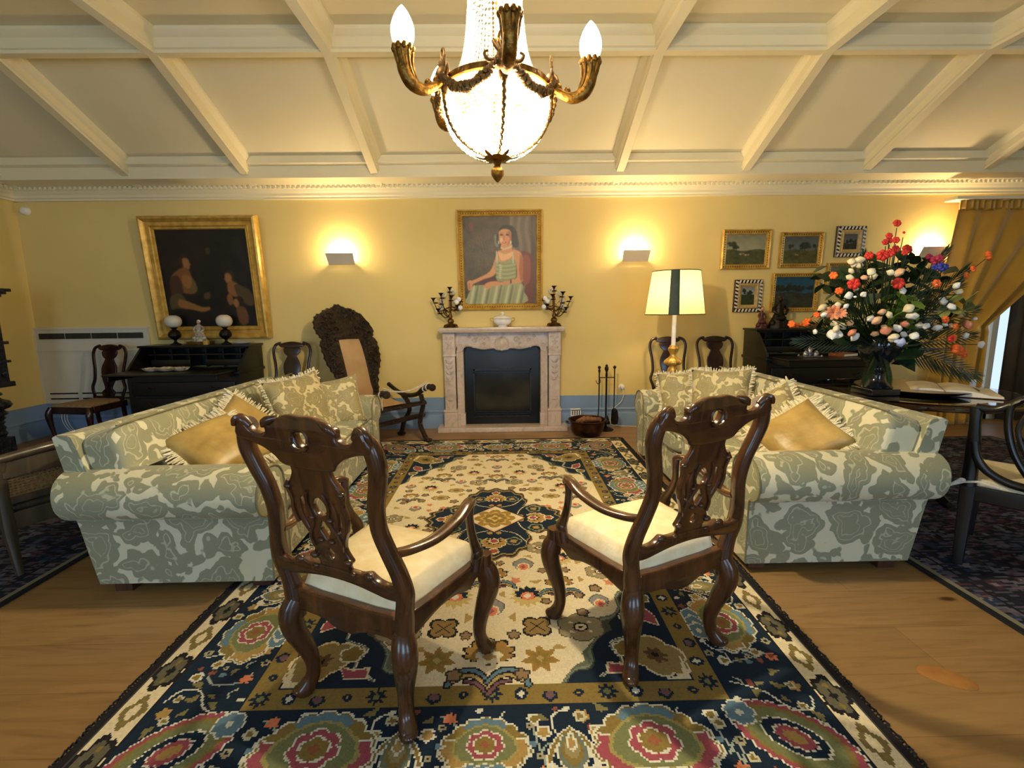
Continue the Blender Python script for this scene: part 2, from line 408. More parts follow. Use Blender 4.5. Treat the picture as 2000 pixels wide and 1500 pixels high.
# ------------------------------------------------------------ needlepoint carpet, its woven pattern stitched as a colour attribute
class Canvas:
    def __init__(s, w, h, dx, x0=0, y0=0):
        s.nx = int(round(w/dx)); s.ny = int(round(h/dx)); s.x0 = x0; s.y0 = y0; s.dx = dx
        xs = x0+(np.arange(s.nx)+.5)*dx; ys = y0+(np.arange(s.ny)+.5)*dx
        s.X, s.Y = np.meshgrid(xs, ys); s.A = np.zeros((s.ny, s.nx, 3))
    def put(s, mask, col): s.A[mask] = np.array(col[:3])
    def win(s, cx, cy, r):
        i0 = max(0, int((cx-r-s.x0)/s.dx)); i1 = min(s.nx, int((cx+r-s.x0)/s.dx)+2)
        j0 = max(0, int((cy-r-s.y0)/s.dx)); j1 = min(s.ny, int((cy+r-s.y0)/s.dx)+2)
        return (slice(j0, j1), slice(i0, i1))
    def polar(s, cx, cy, ang, layers, sx=1, sy=1):
        """layers: (radius fn(theta), colour); theta 0 = motif's 'up' direction"""
        rm = 0.42
        w = s.win(cx, cy, rm)
        if s.X[w].size == 0: return
        dx, dy = s.X[w]-cx, s.Y[w]-cy
        ca, sa = math.cos(ang), math.sin(ang)
        u = (dx*ca+dy*sa)/sx; v = (-dx*sa+dy*ca)/sy
        r = np.hypot(u, v); th = np.arctan2(u, v)
        for fn, col in layers:
            m = r < fn(th)
            sub = s.A[w]; sub[m] = np.array(col[:3])
    def poly(s, pts, col):
        p = np.array(pts, float)
        x0, y0 = p.min(0); x1, y1 = p.max(0)
        i0 = max(0, int((x0-s.x0)/s.dx)-1); i1 = min(s.nx, int((x1-s.x0)/s.dx)+2)
        j0 = max(0, int((y0-s.y0)/s.dx)-1); j1 = min(s.ny, int((y1-s.y0)/s.dx)+2)
        if i1 <= i0 or j1 <= j0: return
        X, Y = s.X[j0:j1, i0:i1], s.Y[j0:j1, i0:i1]; ins = np.zeros(X.shape, bool); n = len(p)
        for i in range(n):
            xa, ya = p[i]; xb, yb = p[(i+1) % n]
            if ya == yb: continue
            c = (ya > Y) != (yb > Y)
            ins ^= c & (X < (xb-xa)*(Y-ya)/(yb-ya)+xa)
        s.A[j0:j1, i0:i1][ins] = np.array(col[:3])
    def line(s, pts, wd, col, smooth=5):
        q = catmull(pts, smooth) if smooth > 1 else np.array(pts, float)
        for a, b in zip(q[:-1], q[1:]):
            L = np.linalg.norm(b-a)
            if L < 1e-9: continue
            cx, cy = (a+b)/2; w = s.win(cx, cy, L/2+wd*2)
            X, Y = s.X[w]-a[0], s.Y[w]-a[1]; d = (b-a)/L
            t = np.clip(X*d[0]+Y*d[1], 0, L); m = np.hypot(X-t*d[0], Y-t*d[1]) < wd/2
            s.A[w][m] = np.array(col[:3])
    def ell(s, cx, cy, rx, ry, col, ang=0):
        w = s.win(cx, cy, max(rx, ry)*1.1); X, Y = s.X[w]-cx, s.Y[w]-cy; ca, sa = math.cos(ang), math.sin(ang)
        m = ((X*ca+Y*sa)/rx)**2+((-X*sa+Y*ca)/ry)**2 < 1
        s.A[w][m] = np.array(col[:3])
def pal(r, g, b): return srgb(r, g, b)[:3]
NV, CR, OL, GR, RO, BL, LG, WH, TN, BK, PE = (pal(12, 32, 52), pal(214, 200, 166), pal(128, 108, 56), pal(104, 112, 100), pal(150, 72, 84), pal(92, 122, 140),
    pal(112, 116, 78), pal(208, 206, 190), pal(164, 132, 76), pal(26, 22, 26), pal(204, 120, 84))
FIELD = pal(216, 204, 172)
cst = lambda a: (lambda th: a+0*th)
def lob(a, n, k, ph=0): return lambda th: a*(1+k*np.abs(np.cos(n*(th+ph)/2))**0.7-k*0.5)
def leafy(a, n, k): return lambda th: a*(1-k+k*(2*np.abs(((th*n/(2*PI)) % 1)-.5)))
def fan(a, open_=1.9, n=9, k=0.16):   # palmette fan, broad at the top, closing at the foot
    return lambda th: a*np.clip(0.45+0.55*np.clip(1.25-np.abs(th)/open_, 0, 1)**0.5, 0, 1)*(1+k*np.abs(np.cos(n*th))**.8-k/2)
def spade(a): return lambda th: a*(0.62+0.38*np.cos(th)+0.10*np.abs(np.cos(3*th)))
DX = 0.0068
RX0, RX1, RY0, RY1 = -1.37, 1.21, 1.00, 4.87
RCX, RCY = (RX0+RX1)/2, (RY0+RY1)/2
HW, HL = (RX1-RX0)/2, (RY1-RY0)/2
cv = Canvas(2*HW, 2*HL, DX, -HW, -HL)
X, Y = cv.X, cv.Y; AX, AY = np.abs(X), np.abs(Y)
e = np.minimum(HW-AX, HL-AY)
cv.A[:] = BK
cv.put(e > 0.028, pal(60, 60, 62)); cv.put(e > 0.036, CR); cv.put(e > 0.138, BK); cv.put(e > 0.144, NV); cv.put(e > 0.450, OL); cv.put(e > 0.54, FIELD)
IW, IH = HW-0.54, HL-0.54      # field half sizes
BWc = HW-0.297; BHc = HL-0.297  # centre line of navy border
# cream guard: alternating olive and dark lozenges
n1 = 40
def around(hw, hh, n, off=0.0):
    per = 4*(hw+hh); out = []
    for i in range(n):
        s = ((i+off)/n*per) % per
        if s < 2*hw: out.append((-hw+s, -hh, PI))
        elif s < 2*hw+2*hh: out.append((hw, -hh+s-2*hw, -PI/2))
        elif s < 4*hw+2*hh: out.append((hw-(s-2*hw-2*hh), hh, 0))
        else: out.append((-hw, hh-(s-4*hw-2*hh), PI/2))
    return out
for i, (x, y, a) in enumerate(around(HW-0.087, HL-0.087, 66)):
    if i % 2 == 0: cv.polar(x, y, a, [(leafy(0.052, 4, .35), pal(120, 104, 62)), (lob(0.02, 4, .3), CR)], 1.5, 0.8)
    else: cv.polar(x, y, a, [(lob(0.058, 5, .35), BK), (lob(0.044, 5, .3), pal(92, 88, 70)), (leafy(0.02, 4, .5), BK)], 1.5, 0.8)
for i, (x, y, a) in enumerate(around(HW-0.087, HL-0.087, 132, .5)):
    cv.ell(x, y, .008, .012, OL)
# navy border tendrils
for i, (x, y, a) in enumerate(around(BWc, BHc, 36, .25)):
    ca, sa = math.cos(a), math.sin(a)
    T = lambda u, v: (x+u*ca-v*sa, y+u*sa+v*ca)
    sg = 1 if i % 2 else -1
    cv.line([T(-.10, -.12*sg), T(-.05, -.02), T(0.02, .03*sg), T(.03, .10*sg), T(-.02, .13*sg)], .007, WH)
    cv.line([T(.11, -.11), T(.06, -.08*sg), T(.05, 0), T(.09, .05)], .007, pal(150, 160, 150))
    cv.polar(*T(-.07, .10*sg), a, [(leafy(.028, 5, .4), TN)]); cv.polar(*T(.075, -.10*sg), a, [(leafy(.026, 6, .4), PE)])
    cv.polar(*T(.09, .09*sg), a, [(lob(.022, 3, .4), WH), (lob(.013, 3, .4), OL)]); cv.ell(*T(-.09, -.05), .012, .018, pal(120, 58, 52))
    cv.ell(*T(.10, 0), .014, .01, BL); cv.ell(*T(-.02, -.13), .014, .01, WH)
def palm_fan(x, y, a, s=1.0, flip=1):
    def f2(q, lo=0, hi=9, k=.10): return lambda th: np.where((np.abs(th) >= lo) & (np.abs(th) < hi), q*(.84+.24*np.exp(-((np.abs(th)-1.8)/.6)**2)-.10*np.exp(-((np.abs(th)-PI)/.25)**2))*(1+k*np.abs(np.cos(7*th))**.8-k/2), 0)
    cv.polar(x, y, a, [(f2(.168*s), WH), (f2(.160*s), OL), (f2(.155*s, 1.35, 2.5), WH), (f2(.150*s, 1.4, 2.45), RO if flip > 0 else TN), (f2(.155*s, 0, .75), BL), (f2(.122*s, 0, 9, .05), pal(150, 140, 84)),
        (f2(.110*s, 0, 9, .05), LG), (lob(.070*s, 7, .2), WH), (lob(.064*s, 7, .2), RO), (lob(.044*s, 5, .2), WH), (lob(.038*s, 6, .2), OL), (leafy(.02*s, 4, .4), pal(140, 84, 60))], 1.12, 1.0)
    ca, sa = math.cos(a), math.sin(a)
    for sx in (-1, 0, 1):
        cv.polar(x+ca*.055*sx*s+sa*.13*s, y+sa*.055*sx*s-ca*.13*s, a, [(lob(.05*s, 5, .2), WH), (lob(.044*s, 5, .2), BL), (lob(.014*s, 4, .3), WH)], 1.1, .8)
def palm_vase(x, y, a, s=1.0):
    ca, sa = math.cos(a), math.sin(a); T = lambda u, v: (x+u*ca-v*sa, y+u*sa+v*ca)
    for sx in (-1, 1):
        cv.line([T(0, -.05), T(.05*sx, .0), T(.075*sx, .06), T(.055*sx, .09)], .022, WH); cv.line([T(0, -.05), T(.05*sx, .0), T(.075*sx, .06)], .012, OL)
        cv.line([T(0, .06), T(.05*sx, .09), T(.10*sx, .085)], .012, CR)
        cv.polar(*T(.085*sx, -.04), a, [(leafy(.03, 5, .3), WH), (leafy(.02, 5, .3), TN)])
    cv.polar(x, y, a, [(spade(.10*s), WH), (spade(.092*s), GR), (spade(.07*s), OL), (spade(.05*s), pal(140, 130, 90)), (lob(.026*s, 5, .3), WH), (lob(.018*s, 4, .3), TN)], .62, 1)
def palm_long(x, y, a, s=1.0):
    cv.polar(x, y, a, [(lob(.20*s, 26, .08), WH), (lob(.192*s, 26, .08), RO), (lob(.17*s, 26, .05), OL), (lob(.15*s, 20, .05), LG), (lob(.105*s, 20, .08), WH), (lob(.098*s, 20, .06), NV),
        (lob(.065*s, 12, .2), WH), (lob(.058*s, 12, .2), RO), (lob(.035*s, 9, .2), TN)], 1.0, .62)
    ca, sa = math.cos(a), math.sin(a)
    cv.polar(x-ca*.17*s, y-sa*.17*s, a, [(lob(.05, 7, .2), WH), (lob(.044, 7, .2), BL), (lob(.012, 4, .2), WH)])
for sx in (-1, 1):
    for sy in (-1, 1):
        palm_long(sx*(BWc-.02), sy*(BHc), math.atan2(sy*.62, sx*.8), .95)
for sy in (-1, 1):
    a = 0 if sy > 0 else PI
    palm_vase(-.27, sy*BHc, a); palm_vase(.27, sy*BHc, a)
    palm_fan(0, sy*BHc, a+PI, .72, -1); palm_fan(-.53, sy*BHc, a+PI, 1.0); palm_fan(.53, sy*BHc, a+PI, 1.0)
for sx in (-1, 1):
    a = -PI/2*sx
    for j, yy in enumerate((-1.08, -.54, 0, .54, 1.08)):
        palm_fan(sx*BWc, yy, a+(PI if j % 2 else 0), .9 if yy else 1.05, 1 if j % 2 else -1)
    for yy in (-.81, -.27, .27, .81): palm_vase(sx*BWc, yy, a)
bp_ = []
for i in range(4000):
    x, y = random.uniform(0, HW), random.uniform(0, HL); e0 = min(HW-x, HL-y)
    if .165 < e0 < .43:
        j, k_ = int((y+HL)/DX), int((x+HW)/DX); w_ = cv.A[max(0, j-2):j+3, max(0, k_-2):k_+3]
        if np.allclose(w_, np.array(NV), atol=.002) and all(math.hypot(x-a, y-b) > .038 for a, b in bp_):
            bp_.append((x, y)); s_ = random.uniform(.012, .021); kind = random.randint(0, 4); a_ = random.uniform(0, 6)
            for sx in (-1, 1):
                for sy in (-1, 1):
                    if kind == 0: cv.polar(sx*x, sy*y, a_*sx*sy, [(lob(s_, 4, .4), pal(190, 186, 160)), (lob(s_*.55, 4, .3), OL)])
                    elif kind == 1: cv.polar(sx*x, sy*y, a_*sx*sy, [(leafy(s_*1.2, 3, .5), pal(120, 112, 72))], 1.3, .7)
                    elif kind == 2: cv.polar(sx*x, sy*y, a_*sx*sy, [(leafy(s_, 5, .4), pal(128, 74, 60))])
                    elif kind == 3: cv.line([(sx*x, sy*y), (sx*(x+.02), sy*(y+.015)), (sx*(x+.015), sy*(y+.035))], .007, pal(170, 172, 156))
                    else: cv.polar(sx*x, sy*y, a_*sx*sy, [(lob(s_*.8, 5, .3), pal(160, 150, 120)), (cst(s_*.35), NV)])
# olive guard flowers
for i, (x, y, a) in enumerate(around(HW-.495, HL-.495, 88)):
    if i % 4 == 0: cv.polar(x, y, a, [(leafy(.040, 8, .55), NV), (lob(.012, 4, .2), LG)])
    elif i % 4 == 1: cv.polar(x, y, a, [(lob(.026, 8, .1), NV), (leafy(.018, 4, .5), WH)], .9, 1)
    elif i % 4 == 2: cv.polar(x, y, a, [(spade(.034), NV), (spade(.022), pal(110, 80, 84))])
    else: cv.polar(x, y, a, [(lob(.016, 4, .3), NV), (cst(.005), TN)])
# corner spandrels
qx, qy = IW-AX, IH-AY
infield = (AX < IW) & (AY < IH)
sp_d = 1-(qx/0.44+qy/0.70)+0.045*np.cos(qx*44)+0.045*np.cos(qy*36)
for lim, col in ((-.075, pal(96, 102, 84)), (-.045, pal(120, 130, 112)), (-.02, pal(70, 74, 62)), (0.0, NV)): cv.put(infield & (sp_d > lim), col)
for sx in (-1, 1):
    for sy in (-1, 1):
        B = lambda u, v: (sx*(IW-u), sy*(IH-v))
        cv.line([B(.33, .03), B(.24, .10), B(.26, .20), B(.16, .26), B(.18, .38), B(.08, .46), B(.05, .60)], .014, WH); cv.line([B(.33, .03), B(.24, .10), B(.26, .20), B(.16, .26), B(.18, .38), B(.08, .46)], .007, GR)
        cv.polar(*B(.10, .13), math.atan2(sy, sx)-PI/2, [(lob(.115, 6, .2), CR), (lob(.105, 6, .2), pal(140, 122, 72)), (leafy(.05, 7, .4), pal(92, 70, 44)), (lob(.014, 4, .2), BK)], .8, 1.1)
        cv.poly([B(.31, .04), B(.22, .035), B(.18, .11), B(.24, .09), B(.30, .10)], CR); cv.poly([B(.30, .045), B(.22, .042), B(.19, .10), B(.24, .08), B(.29, .09)], RO)
        cv.poly([B(.03, .30), B(.10, .34), B(.12, .44), B(.05, .42), B(.025, .36)], CR); cv.poly([B(.035, .31), B(.095, .345), B(.11, .43), B(.055, .41), B(.03, .36)], RO)
        cv.polar(*B(.21, .17), 0, [(lob(.045, 5, .3), WH), (lob(.038, 5, .3), OL)]); cv.polar(*B(.05, .50), 0, [(lob(.035, 5, .3), WH), (lob(.028, 5, .3), OL)])
        cv.poly([B(.005, .005), B(.10, .005), B(.03, .03), B(.005, .14)], FIELD)
# central medallion
r = np.hypot(X/.86, Y); th = np.arctan2(X, Y)
def quat(a, k=.03): 
    return (.60+.40*np.abs(np.cos(2*th))**.75)*a*(1+k*np.cos(28*th))
for a, col in ((.52, pal(110, 92, 60)), (.505, BK), (.49, pal(150, 130, 84)), (.475, NV)): cv.put(r < quat(a), col)
for k in range(4):
    a = k*PI/2; ux, uy = math.sin(a), math.cos(a); kx = .82
    px, py = ux*.30*kx, uy*.31
    cv.polar(px, py, -a, [(fan(.085, 2, 7), CR), (fan(.078, 2, 7), TN), (leafy(.05, 9, .4), BK), (lob(.03, 6, .2), CR), (lob(.02, 5, .3), RO)])
    cv.polar(ux*.425*kx, uy*.43, -a, [(lob(.03, 5, .3), CR), (lob(.022, 5, .3), pal(150, 80, 60))])
    for s2 in (-1, 1):
        a2 = a+s2*.42; cv.polar(math.sin(a2)*.345*kx, math.cos(a2)*.345, -a2, [(lob(.045, 5, .3), pal(130, 140, 110)), (lob(.036, 5, .3), NV), (lob(.02, 4, .3), TN)])
        b1 = a+s2*.25; b2 = a+s2*.62
        cv.line([(math.sin(b1)*.18*kx, math.cos(b1)*.18), (math.sin(b2)*.27*kx, math.cos(b2)*.27), (math.sin(b2)*.40*kx, math.cos(b2)*.40)], .006, CR)
    for s2 in (-1, 1):
        a2 = a+s2*.16; cv.ell(math.sin(a2)*.21*kx, math.cos(a2)*.21, .018, .018, TN)
dm = AX/.19+AY/.19
for a, col in ((1.08, BK), (1.02, pal(206, 160, 140)), (.96, FIELD)): cv.put(dm < a, col)
cv.polar(0, 0, 0, [(lob(.115, 8, .35), pal(150, 120, 58)), (leafy(.10, 8, .3), pal(200, 168, 96)), (lob(.07, 8, .3), OL), (leafy(.05, 4, .5), pal(208, 176, 104)), (lob(.02, 4, .2), OL)])
# field flowers, mirrored left and right
def inside_f(x, y, mg=.05): 
    ax, ay = abs(x), abs(y)
    return (IW-ax)/.44+(IH-ay)/.70 > 1.22+mg and ax < IW-.03 and ay < IH-.03 and not (math.hypot(x/.86, y) < .50*(.72+.32*abs(math.cos(2*math.atan2(x, y)))))
def fl(kind, x, y, s=1, a=0.0):
    if kind == 'bluefan': cv.polar(x, y, a, [(leafy(.085*s, 14, .35), pal(190, 170, 110)), (fan(.062*s, 1.6, 6, .4), NV), (leafy(.035*s, 8, .2), PE), (lob(.016*s, 4, .2), WH)])
    elif kind == 'greydrop': cv.polar(x, y, a, [(spade(.075*s), pal(84, 84, 84)), (spade(.068*s), pal(132, 130, 126)), (lob(.034*s, 7, .2), FIELD), (lob(.026*s, 7, .2), PE), (lob(.012*s, 4, .4), RO)], .95, 1.05)
    elif kind == 'clover':
        cv.polar(x, y, a+PI/4, [(lob(.060*s, 4, .5), BK), (lob(.050*s, 4, .5), pal(134, 110, 66)), ]); cv.line([(x-.03*s, y-.03*s), (x+.03*s, y+.03*s)], .005, BK, 1); cv.line([(x-.03*s, y+.03*s), (x+.03*s, y-.03*s)], .005, BK, 1)
    elif kind == 'maple': cv.polar(x, y, a, [(leafy(.075*s, 7, .45), pal(150, 118, 58)), (leafy(.045*s, 7, .45), pal(134, 112, 54)), (lob(.014*s, 4, .3), pal(170, 150, 96))])
    elif kind == 'rosette':
        cv.polar(x, y, a, [(lob(.088*s, 6, .22), pal(90, 84, 66)), (lob(.082*s, 6, .22), pal(148, 136, 104)), (lob(.03*s, 6, .1), BK), (lob(.022*s, 6, .1), FIELD), (cst(.008), BK)], 1.1, .95)
        for dx2, dy2 in ((-.04, .03), (.04, .03), (-.04, -.03), (.04, -.03)): cv.ell(x+dx2*s, y+dy2*s, .009, .007, FIELD)
    elif kind == 'lotus':
        cv.polar(x, y+.02*s, a, [(fan(.085*s, 1.7, 6, .25), BK), (fan(.077*s, 1.7, 6, .25), pal(150, 118, 62)), (lob(.034*s, 5, .3), FIELD), (lob(.016*s, 4, .3), TN)], 1.15, .9)
        for sx in (-1, 1): 
            wing = [(x, y-.085*s), (x+sx*.03*s, y-.045*s), (x+sx*.065*s, y-.035*s), (x+sx*.10*s, y-.055*s), (x+sx*.118*s, y-.095*s)]
            cv.line(wing, .026*s, BK); cv.line(wing, .015*s, BL); w2_ = [(a_, b_-.022*s) for a_, b_ in wing[:-1]]
            cv.line(w2_, .022*s, BK); cv.line(w2_, .012*s, pal(170, 146, 92)); w3_ = [(a_*1.0, b_-.044*s) for a_, b_ in wing[:-2]]; cv.line(w3_, .020*s, BK); cv.line(w3_, .011*s, pal(112, 76, 88))
    elif kind == 'small': cv.polar(x, y, a, [(lob(.026*s, 5, .4), pal(60, 50, 44)), (lob(.019*s, 5, .4), pal(140, 116, 84))])
    elif kind == 'leaf': cv.polar(x, y, a, [(leafy(.028*s, 3, .5), pal(170, 142, 86))], 1.2, .7)
    elif kind == 'pink': cv.polar(x, y, a, [(leafy(.028*s, 5, .5), pal(196, 128, 96))])
    elif kind == 'oval': cv.polar(x, y, a, [(lob(.055*s, 8, .15), pal(60, 50, 40)), (lob(.048*s, 8, .15), pal(176, 152, 96)), (lob(.022*s, 4, .3), pal(120, 92, 56))], 1.3, .8)
big = [('lotus', 0, -1.28, 1.25), ('lotus', 0, -.70, .95), ('greydrop', 0, -.97, 1.15), ('maple', .20, -1.27, 1.0), ('clover', .20, -1.08, 1.0), ('rosette', .385, -1.09, 1.0), ('bluefan', .17, -.86, 1.05),
    ('greydrop', .16, -.60, 1.0), ('lotus', .33, -.78, .85), ('greydrop', .50, -.93, .85), ('bluefan', .36, -.52, .9), ('rosette', .26, -.40, .75), ('rosette', .55, -.66, .75), ('greydrop', .64, -.45, .8), ('maple', .52, -.38, .7),
    ('oval', .66, -.22, .8), ('bluefan', .52, -.12, .8), ('rosette', .67, .02, .7), ('greydrop', .55, .20, .75), ('oval', .40, .36, .9), ('lotus', .62, .38, .7), ('bluefan', .50, .55, .85), ('oval', .30, .50, .85),
    ('greydrop', .66, .62, .75), ('rosette', .14, .66, .7), ('greydrop', .28, .70, .75), ('lotus', .43, .80, .8), ('lotus', 0, .76, .8), ('bluefan', .19, .88, .8), ('small', 0, .92, 1), ('oval', .56, .78, .7), ('rosette', .33, 1.02, .7),
    ('greydrop', 0, 1.05, .8), ('maple', .17, 1.10, .6), ('oval', .22, 1.24, .75), ('lotus', 0, 1.28, .8), ('small', .34, 1.28, 1), ('maple', .48, .98, .55), ('small', .10, -1.13, 1)]
for kd, x, y, s0 in big:
    for sx in ((1, -1) if x else (1,)): fl(kd, sx*x, y, s0, PI if (kd == 'greydrop' and y > 0) else 0)
rg = random.Random(3); pts = [(x, y) for _, x, y, _ in big]
for _ in range(1500):
    x, y = rg.uniform(0.03, IW), rg.uniform(-IH, IH)
    if inside_f(x, y) and all(math.hypot(x-a, y-b) > .092 for a, b in pts):
        pts.append((x, y)); kd = rg.choice(['small', 'leaf', 'pink', 'leaf', 'small']); a = rg.uniform(0, 6)
        for sx in (1, -1): fl(kd, sx*x, y, rg.uniform(.8, 1.2), a*sx)
cv.A *= (1+RNG.normal(0, .05, cv.A.shape[:2]))[..., None]

def vc_mat(name, rough=0.85, bs_=0, attr='stitch', spec=0.3):
    m, nt, bs = newmat(name); a = nt.nodes.new('ShaderNodeVertexColor'); a.layer_name = attr
    nt.links.new(a.outputs[0], bs.inputs['Base Color']); bs.inputs['Roughness'].default_value = rough; bs.inputs['Specular IOR Level'].default_value = spec
    if bs_:
        v = coords(nt); bump(nt, bs, noise(nt, v, bs_, 2).outputs[0], 0.5, 0.003)
    return m
def color_grid(name, A, fn, mat, parent=None, crisp=False, skirt=0.0):
    """flat mesh of one quad per stitch/brush cell; A[row, col] colours; fn(u, v)->xyz"""
    ny, nx = A.shape[:2]
    u = np.linspace(0, 1, nx+1); v = np.linspace(0, 1, ny+1); U, V = np.meshgrid(u, v)
    P = np.stack(fn(U, V), -1).reshape(-1, 3)
    j, i = np.meshgrid(np.arange(ny), np.arange(nx), indexing='ij'); q = j*(nx+1)+i
    F = np.stack([q, q+1, q+nx+2, q+nx+1], -1).reshape(-1, 4)
    me = bpy.data.meshes.new(name); nf = len(F)
    me.vertices.add(len(P)); me.vertices.foreach_set('co', P.astype(np.float32).ravel())
    me.loops.add(nf*4); me.loops.foreach_set('vertex_index', F.astype(np.int32).ravel())
    me.polygons.add(nf); me.polygons.foreach_set('loop_start', np.arange(0, nf*4, 4, dtype=np.int32))
    me.update(calc_edges=True)
    ca = me.color_attributes.new('stitch', 'FLOAT_COLOR' if not crisp else 'BYTE_COLOR', 'CORNER')
    if crisp:
        col = np.repeat(A.reshape(-1, 3), 4, axis=0)
    else:
        Ap = np.pad(A, ((1, 1), (1, 1), (0, 0)), 'edge')
        vc = (Ap[:-1, :-1]+Ap[1:, :-1]+Ap[:-1, 1:]+Ap[1:, 1:])/4
        col = vc.reshape(-1, 3)[F.ravel()]
    col = np.concatenate([np.clip(col, 0, 1), np.ones((len(col), 1))], 1)
    ca.data.foreach_set('color', col.astype(np.float32).ravel())
    me.materials.append(mat); o = bpy.data.objects.new(name, me); C.objects.link(o)
    if parent: o.parent = parent
    return o
RT = 0.014
rug = thing('carpet', 'large cream needlepoint carpet with navy border and central medallion between the sofas', 'carpet', (RCX, RCY, 0))
color_grid('pile', cv.A, lambda U, V: ((U*2-1)*HW, (V*2-1)*HL, U*0+RT), vc_mat('needlepoint', 0.95, 180), rug, crisp=True)
m = MB(); m.box((0, 0, RT/2-0.0005), (2*HW-.004, 2*HL-.004, RT-0.001)); m.build('backing', plain('carpet_backing', srgb(22, 22, 28), srgb(34, 34, 40), 40, 0.95), rug)
fr = MB(); rr = random.Random(5)
for sx in (-1, 1):
    for i in range(300):
        y = -HL+i*2*HL/300
        fr.sweep([(sx*HW, y, .006), (sx*(HW+.008+rr.random()*.008), y+.004, .008+rr.random()*.006), (sx*(HW+.014+rr.random()*.012), y+rr.uniform(-.006, .01), .003)], .004, n=4, res=1)
for i in range(200):
    x = -HW+i*2*HW/200
    fr.sweep([(x, HL, .006), (x, HL+.012, .010), (x+rr.uniform(-.006, .006), HL+.02+rr.random()*.01, .003)], .004, n=4, res=1)
fr.build('fringe', plain('dark_fringe', srgb(20, 22, 28), srgb(34, 36, 42), 40, 0.95), rug)

# two dark carpets at the sides
def dark_rug(name, label, x0, x1, y0, y1, seed):
    w, h = x1-x0, y1-y0; c = Canvas(w, h, .014, 0, 0); rn = np.random.default_rng(seed)
    c.A[:] = pal(26, 28, 46)
    g = rn.random((c.ny//1+4, c.nx//2+4)); g = np.kron(g, np.ones((1, 3)))[:c.ny, :c.nx]
    e = np.minimum(np.minimum(c.X, w-c.X), np.minimum(c.Y, h-c.Y))
    cols = [pal(84, 72, 84), pal(66, 40, 50), pal(92, 94, 108), pal(34, 52, 78), pal(14, 15, 26), pal(120, 114, 120)]
    for k in range(int(w*h*130)):
        x, y = rn.random()*w, rn.random()*h; s = .02+.05*rn.random()
        c.polar(x, y, rn.random()*6, [(lob(s, 5, .4), cols[k % 4]), (leafy(s*.6, 6, .4), cols[(k+2) % 6])])
    m1 = (g > .72); c.A[m1] = c.A[m1]*.6+np.array(pal(112, 104, 120))*.4
    m1 = (g < .25); c.A[m1] = np.array(pal(20, 20, 34))
    b1 = (e > .12) & (e < .145); c.A[b1] = pal(18, 18, 28); b2 = e < .03; c.A[b2] = pal(22, 22, 26); b3 = (e > .03) & (e < .055); c.A[b3] = pal(120, 116, 96)
    t = thing(name, label, 'carpet', ((x0+x1)/2, (y0+y1)/2, 0))
    color_grid('pile', c.A, lambda U, V: ((U-.5)*w, (V-.5)*h, U*0+.012), MAT['rugpile'], t, crisp=True)
    m = MB(); m.box((0, 0, .0055), (w-.004, h-.004, .011)); m.build('backing', MAT['rugback'], t)
MAT['rugpile'] = vc_mat('dark_pile', 0.95, 120); MAT['rugback'] = plain('rug_back', srgb(20, 20, 26), srgb(30, 30, 36), 40, .95)
dark_rug('carpet', 'dark navy and rose patterned carpet under the round table on the right', 2.12, 5.0, 0.9, 4.7, 2)
dark_rug('carpet', 'dark navy patterned carpet behind the left sofa under the caned chair', -4.9, -2.38, 0.6, 4.2, 4)
